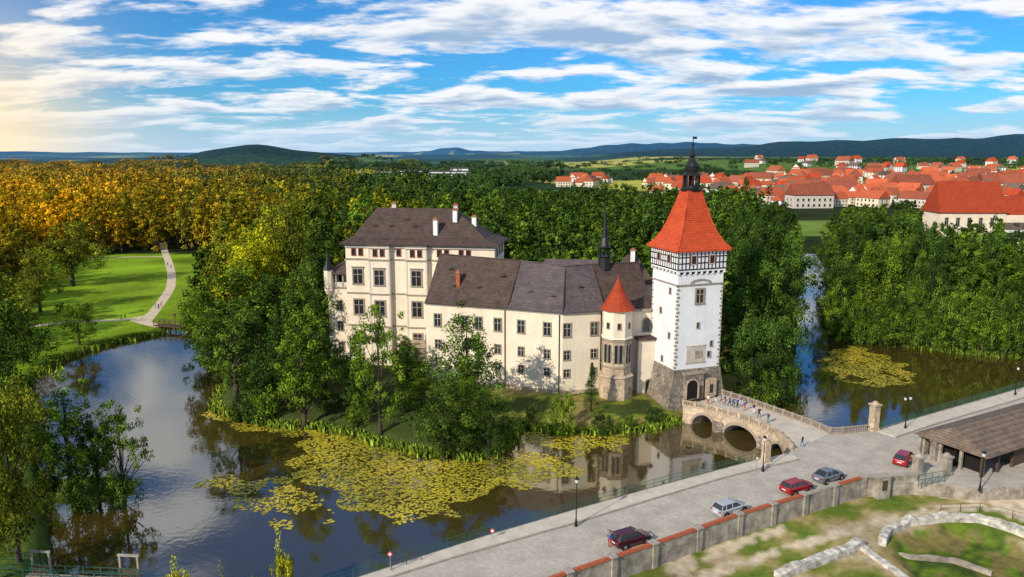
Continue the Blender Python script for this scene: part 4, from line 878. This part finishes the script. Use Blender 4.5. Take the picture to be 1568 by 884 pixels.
# ------------------------------------------------------------------ cars
def carpaint(name,c):
    m,nt,b=newmat(name); b.inputs['Base Color'].default_value=(*c,1); b.inputs['Roughness'].default_value=.28; b.inputs['Metallic'].default_value=.3; b.inputs['Coat Weight'].default_value=.6
    no=nt.nodes.new('ShaderNodeTexNoise'); no.inputs['Scale'].default_value=3; mr=nt.nodes.new('ShaderNodeMapRange'); mr.inputs[3].default_value=.22; mr.inputs[4].default_value=.4; nt.links.new(no.outputs['Fac'],mr.inputs[0]); nt.links.new(mr.outputs[0],b.inputs['Roughness']); M[name]=m; return name
for nme,c in (('paint_red',(.36,.012,.02)),('paint_silver',(.45,.48,.52)),('paint_grey',(.16,.18,.21)),('paint_maroon',(.07,.006,.018)),('paint_white',(.7,.72,.75)),('paint_blue',(.05,.15,.35))): carpaint(nme,c)
def car(u,v,heading,paint,name='parked_car',van=0.0,hatch_open=False,estate=True):
    root=empty(name,(*S(u,v,RZ),RZ+.005)); root.rotation_euler=(0,0,heading)
    mb=MB(); hs=van
    st=[(-2.17,.66,.42,.78),(-2.10,.78,.30,.92),(-1.85,.86,.24,.98),(-1.1,.89,.22,.96+hs*.2),(0,.89,.22,.94+hs*.2),(1.0,.885,.22,.93+hs*.15),(1.55,.86,.24,.84+hs*.1),(1.98,.78,.28,.74+hs*.1),(2.17,.62,.36,.62)]
    rings=[[(x,-w*.92,zb),(x,-w,zb+(zt-zb)*.35),(x,-w*.98,zt-.08),(x,-w*.86,zt),(x,0,zt+.03),(x,w*.86,zt),(x,w*.98,zt-.08),(x,w,zb+(zt-zb)*.35),(x,w*.92,zb)] for x,w,zb,zt in st]
    mb.loft(rings,paint)
    H=1.46+van
    zb=.93+hs*.2
    c0,c1,r0,r1=(-2.02 if estate else -1.8),1.12,(-1.68 if estate else -1.0),.28
    base=[(c0,-.77,zb),(c1,-.77,zb-.02),(c1,.77,zb-.02),(c0,.77,zb)]; top=[(r0,-.60,H-.04),(r1,-.60,H-.04),(r1,.60,H-.04),(r0,.60,H-.04)]; cr=[(r0+.12,-.48,H),(r1-.12,-.48,H),(r1-.12,.48,H),(r0+.12,.48,H)]
    mb.add(base+top,[(0,1,5,4),(1,2,6,5),(2,3,7,6),(3,0,4,7)],'glass'); mb.add(top+cr,[(4,5,6,7),(0,1,5,4),(1,2,6,5),(2,3,7,6),(3,0,4,7)],paint)
    for y in (-1,1):
        for (xa,za,ya),(xb,zc_,yb) in (((c1,zb,.775),(r1,H-.03,.61)),((c0,zb,.775),(r0,H-.03,.61)),((-.35,zb,.785),(-.35,H-.03,.61)),((-1.3,zb,.785),(-1.22,H-.03,.61))): mb.tube((xa,y*ya,za),(xb,y*yb,zc_),.045,.04,paint,5)
        mb.tube((.85,y*.8,.98),(.85,y*1.0,1.02),.04,.07,paint,5)
        for x in (-1.32,1.32):
            mb.tube((x,y*.70,.33),(x,y*.905,.33),.42,.42,'dark',16); mb.tube((x,y*.72,.32),(x,y*.93,.32),.32,.32,'tyre',16); mb.tube((x,y*.85,.32),(x,y*.945,.32),.2,.19,'rim',10)
        mb.obox((0,0),(1,0),1.92,2.12,y*.58-.15,y*.58+.15,.58,.72,'headlight'); mb.obox((0,0),(1,0),-2.17,-2.05,y*.62-.12,y*.62+.12,.68,.9,'redlight')
    mb.obox((0,0),(1,0),2.10,2.2,-.4,.4,.34,.5,'tyre'); mb.obox((0,0),(1,0),-2.2,-2.1,-.26,.26,.6,.72,'whitepaint'); mb.obox((0,0),(1,0),2.17,2.215,-.26,.26,.4,.5,'whitepaint')
    me=mb.mesh('car_body'); o=obj('body',me,root); 
    if hatch_open:
        m2=MB(); m2.add([(-1.7,-.6,1.44),(-1.7,.6,1.44),(-2.6,.62,1.95),(-2.6,-.62,1.95),(-1.7,-.6,1.38),(-1.7,.6,1.38),(-2.6,.62,1.89),(-2.6,-.62,1.89)],[(0,1,2,3),(7,6,5,4),(0,3,7,4),(1,5,6,2),(2,6,7,3)],paint); obj('tailgate',m2.mesh('tailgate'),root)
    return root
P1=S(1000,830,RZ); P2=S(1320,735,RZ); hd=math.atan2(P2[1]-P1[1],P2[0]-P1[0])
for args in ((966,832,hd,'paint_maroon','parked_car',.08,True),(1117,785,hd+.05,'paint_silver'),(1220,752,hd+.02,'paint_red'),(1268,735,hd+.05,'paint_grey','parked_car',0,False,False),(1384,708,hd+.35,'paint_red','parked_car',.1),(1424,684,hd+.3,'paint_blue')):
    r=car(*args); r.scale=(1.1,1.1,1.1)
# ------------------------------------------------------------------ lamps, signs
def lamp(u,v,h,name='street_lamp',heads=1,z=RZ):
    x,y=S(u,v,z); mb=MB(); mb.lathe((x,y),[(z,.2),(z+.35,.17),(z+.9,.1),(z+1.1,.075),(z+h-.9,.05)],'iron',8)
    for i in range(heads):
        a=math.pi*i+.3; r=0 if heads==1 else .5; hx,hy=x+r*math.cos(a),y+r*math.sin(a)
        if heads>1: mb.tube((x,y,z+h-1.2),(hx,hy,z+h-.95),.035,.035,'iron',5)
        mb.lathe((hx,hy),[(z+h-.95,.06),(z+h-.85,.16),(z+h-.8,.16)],'iron',6); mb.lathe((hx,hy),[(z+h-.8,.15),(z+h-.35,.24)],'lampglass',6); mb.lathe((hx,hy),[(z+h-.35,.32),(z+h-.2,.2),(z+h-.08,.08),(z+h+.05,.02)],'iron',6)
    obj(name,mb.mesh(name))
lamp(882,806,6.2); lamp(1386,657,5.6,heads=2); lamp(1554,606,5.6); lamp(1500,752,5.5); lamp(1168,722,5.2)
def sign(u,v,h,k,z=RZ,name='traffic_sign'):
    x,y=S(u,v,z); mb=MB(); mb.lathe((x,y),[(z,.04),(z+h,.04)],'rim',6); mb.tube((x,y-.05,z+h-.3),(x,y-.08,z+h-.3),.26,.26,k,14); mb.tube((x,y-.082,z+h-.3),(x,y-.09,z+h-.3),.16,.16,'whitepaint',14); obj(name,mb.mesh(name))
sign(598,874,2.2,'signred',RZ+.13); sign(1158,724,2.4,'greenmetal',RZ+.13); sign(754,824,1.2,'signred',RZ+.13)
railing(SL([(600,872),(645,858)],RZ+.13),RZ+.13,1.0,1.2,'wood','wooden_barrier',rails=(1,.5))
# ------------------------------------------------------------------ people
SK=mat('skin',(.55,.32,.22),.6,.1); HR=mat('hair',(.06,.035,.02),.7,.3)
CL=[mat('cloth_%s'%n_,c,.85,.15,4) for n_,c in (('white',(.75,.75,.73)),('blue',(.04,.10,.32)),('red',(.5,.04,.04)),('black',(.015,.015,.02)),('navy',(.02,.03,.08)),('teal',(.05,.25,.25)))]
def person_mesh(pose,seed):
    s_=.26 if pose=='walk' else .03
    bend=.0 if pose!='bend' else .5
    def up(x,y,z):
        if z<=.95 or not bend: return (x,y,z)
        dz=z-.95; return (x,y+math.sin(bend)*dz+ (0),.95+math.cos(bend)*dz)
    J=[(0,0,.95,.15,.11),(0,0,1.15,.135,.10),(0,0,1.38,.17,.11),(0,.0,1.50,.055,.055),(0,.02,1.60,.085,.10),(0,.02,1.70,.075,.09),
       (-.20,0,1.42,.06,.06),(-.25,-.04,1.14,.045,.045),(-.24,.10,.92,.032,.032),(-.24,.13,.83,.035,.02),
       (.20,0,1.42,.06,.06),(.25,-.04,1.14,.045,.045),(.24,.08,.92,.032,.032),(.24,.11,.83,.035,.02),
       (-.10,0,.90,.09,.09),(-.10,s_*.55,.50,.062,.062),(-.10,s_*.8,.08,.042,.042),(-.10,s_*.8+.15,.03,.04,.03),
       (.10,0,.90,.09,.09),(.10,-s_*.35,.50,.062,.062),(.10,-s_,.09,.042,.042),(.10,-s_+.15,.03,.04,.03),(0,.115,1.62,.015,.015)]
    E=[(0,1),(1,2),(2,3),(3,4),(4,5),(2,6),(6,7),(7,8),(8,9),(2,10),(10,11),(11,12),(12,13),(0,14),(14,15),(15,16),(16,17),(0,18),(18,19),(19,20),(20,21),(4,22)]
    me=bpy.data.meshes.new('p'); me.from_pydata([up(*j[:3]) for j in J],E,[]); o=bpy.data.objects.new('p',me); scene.collection.objects.link(o)
    md=o.modifiers.new('s','SKIN'); 
    for i,j in enumerate(J): me.skin_vertices[0].data[i].radius=(j[3],j[4])
    me.skin_vertices[0].data[0].use_root=True
    sb=o.modifiers.new('b','SUBSURF'); sb.levels=1; sb.render_levels=1
    dg=bpy.context.evaluated_depsgraph_get(); r=bpy.data.meshes.new_from_object(o.evaluated_get(dg)); bpy.data.objects.remove(o)
    r.materials.clear()
    for k in range(4): r.materials.append(SK)
    for p in r.polygons:
        c=p.center; z=c[2]
        if bend and z>.95: z=.95+math.hypot(c[2]-.95,c[1])
        m=0
        if z<.97 and abs(c[0])<.19 : m=2 if z>.12 else 3
        elif z<1.47: m=1 if not(z<1.1 and abs(c[0])>.2) else 0
        elif z>1.66 or (z>1.56 and c[1]<-.0): m=3
        p.material_index=m; p.use_smooth=True
    return r
PM={k:person_mesh(k,0) for k in ('stand','walk','bend')}
def person(u,v,pose,z=RZ+.035,hd=None,sc=1.0):
    o=obj('person',PM[pose],loc=(*S(u,v,z),z)); o.rotation_euler=(0,0,hd if hd is not None else random.uniform(0,6.28)); o.scale=(sc,)*3
    a,b=random.sample(CL,2)
    for i,m in enumerate((SK,a,b,HR)):
        o.material_slots[i].link='OBJECT'; o.material_slots[i].material=m
for u,v in ((1104,618),(1110,620),(1117,622),(1123,624),(1129,625),(1134,622),(1096,617),(1140,629),(1154,634),(1084,620),(1162,640),(1176,648),(1228,684)): person(u,v,random.choice(['stand','walk']),sc=random.uniform(1.0,1.1))
for u,v in ((238,472),(243,474),(247,470),(186,490),(192,490),(257,408),(262,411)): person(u,v,'walk',z=1.235)
person(933,838,'stand',z=RZ,hd=-.6,sc=1.05); person(944,832,'bend',z=RZ,hd=-1.0)
person(268,489,'stand',z=1.2)
# ------------------------------------------------------------------ sky and sun
EL=math.radians(30)
to_sun=Vector((-.68,-.733,0)).normalized()*math.cos(EL)+Vector((0,0,math.sin(EL)))
w=bpy.data.worlds.new('World'); scene.world=w; w.use_nodes=True; nt=w.node_tree; N=nt.nodes; L=nt.links; bg=N['Background']
sky=N.new('ShaderNodeTexSky'); sky.sky_type='NISHITA'; sky.sun_disc=False; sky.sun_elevation=EL; sky.sun_rotation=math.atan2(to_sun.x,to_sun.y); sky.altitude=300; sky.ozone_density=2.5; sky.dust_density=.6
tc=N.new('ShaderNodeTexCoord'); sp=N.new('ShaderNodeSeparateXYZ'); L.new(tc.outputs['Generated'],sp.inputs[0])
def math_(op,a=None,b=None,c=None):
    m=N.new('ShaderNodeMath'); m.operation=op
    for i,x in enumerate((a,b,c)):
        if x is None: continue
        if isinstance(x,(int,float)): m.inputs[i].default_value=x
        else: L.new(x,m.inputs[i])
    return m.outputs[0]
zz=math_('ADD',math_('MAXIMUM',sp.outputs[2],0.0),.15)
px=math_('DIVIDE',sp.outputs[0],zz); py=math_('DIVIDE',sp.outputs[1],zz)
cb=N.new('ShaderNodeCombineXYZ'); L.new(px,cb.inputs[0]); L.new(py,cb.inputs[1])
def cloudnoise(dy,scale,detail,rough,sx=1.1,sy=1.6,loc=(5.3,2.2,0),dist=.3):
    mp=N.new('ShaderNodeMapping'); mp.inputs['Location'].default_value=(loc[0],loc[1]+dy,loc[2]); mp.inputs['Scale'].default_value=(sx,sy,1); L.new(cb.outputs[0],mp.inputs[0])
    n=N.new('ShaderNodeTexNoise'); n.inputs['Scale'].default_value=scale; n.inputs['Detail'].default_value=detail; n.inputs['Roughness'].default_value=rough; n.inputs['Distortion'].default_value=dist; L.new(mp.outputs[0],n.inputs['Vector']); return n.outputs['Fac']
big=cloudnoise(0,.5,2,.5,loc=(1.3,7.2,3),dist=.1)
puff=cloudnoise(0,5.5,3,.55,sx=1.2,sy=1.9,loc=(9,4,1),dist=.3)
def dens_(dy,det): 
    f=cloudnoise(dy,1.3,det,.57)
    return math_('ADD',math_('ADD',math_('MULTIPLY',f,.72),math_('MULTIPLY',big,.28)),math_('MULTIPLY',math_('SUBTRACT',puff,.5),.13))
d0=dens_(0,8); d1=dens_(-.22,4)
msk=N.new('ShaderNodeMapRange'); msk.interpolation_type='SMOOTHSTEP'; msk.inputs[1].default_value=.452; msk.inputs[2].default_value=.54; L.new(d0,msk.inputs[0])
sh=N.new('ShaderNodeMapRange'); sh.interpolation_type='SMOOTHSTEP'; sh.inputs[1].default_value=.485; sh.inputs[2].default_value=.63; L.new(d1,sh.inputs[0])
cc_=N.new('ShaderNodeMix'); cc_.data_type='RGBA'; cc_.inputs[6].default_value=(9.8,9.85,10.0,1); cc_.inputs[7].default_value=(3.5,5.0,7.1,1); L.new(sh.outputs[0],cc_.inputs[0])
tint=N.new('ShaderNodeMix'); tint.data_type='RGBA'; tint.blend_type='MULTIPLY'; tint.inputs[0].default_value=1; L.new(sky.outputs[0],tint.inputs[6]); tint.inputs[7].default_value=(.24,.80,1.3,1)
mx=N.new('ShaderNodeMix'); mx.data_type='RGBA'; L.new(math_('MULTIPLY',msk.outputs[0],.96),mx.inputs[0]); L.new(tint.outputs[2],mx.inputs[6]); L.new(cc_.outputs[2],mx.inputs[7])
hz=N.new('ShaderNodeMapRange'); hz.interpolation_type='SMOOTHSTEP'; hz.inputs[1].default_value=.08; hz.inputs[2].default_value=-.01; hz.inputs[3].default_value=0; hz.inputs[4].default_value=.85; L.new(sp.outputs[2],hz.inputs[0])
m2=N.new('ShaderNodeMix'); m2.data_type='RGBA'; L.new(hz.outputs[0],m2.inputs[0]); L.new(mx.outputs[2],m2.inputs[6]); m2.inputs[7].default_value=(5.2,7.2,9.2,1)
dt=N.new('ShaderNodeVectorMath'); dt.operation='DOT_PRODUCT'; L.new(tc.outputs['Generated'],dt.inputs[0]); dt.inputs[1].default_value=Vector((-.60,.80,-.01)).normalized()
gl=math_('MULTIPLY',math_('POWER',math_('MAXIMUM',dt.outputs['Value'],0.0),110.0),.97)
m3=N.new('ShaderNodeMix'); m3.data_type='RGBA'; L.new(gl,m3.inputs[0]); L.new(m2.outputs[2],m3.inputs[6]); m3.inputs[7].default_value=(12.0,9.2,5.4,1)
L.new(m3.outputs[2],bg.inputs[0]); bg.inputs[1].default_value=.1
sl=bpy.data.lights.new('sun','SUN'); sl.energy=4.8; sl.angle=math.radians(.5); sl.color=(1,.89,.71); so=bpy.data.objects.new('sun',sl); scene.collection.objects.link(so); so.rotation_euler=(-to_sun).to_track_quat('-Z','Y').to_euler()
# ------------------------------------------------------------------ camera
cd=bpy.data.cameras.new('camera'); cd.sensor_width=36; cd.lens=FPX/1568*36; cd.clip_end=60000; cd.clip_start=.5
co_=bpy.data.objects.new('camera',cd); scene.collection.objects.link(co_); co_.location=(0,0,CAM_H); co_.rotation_euler=(math.pi/2-PITCH,0,0); scene.camera=co_
scene.view_settings.view_transform='Standard'; scene.view_settings.look='None'; scene.view_settings.exposure=0
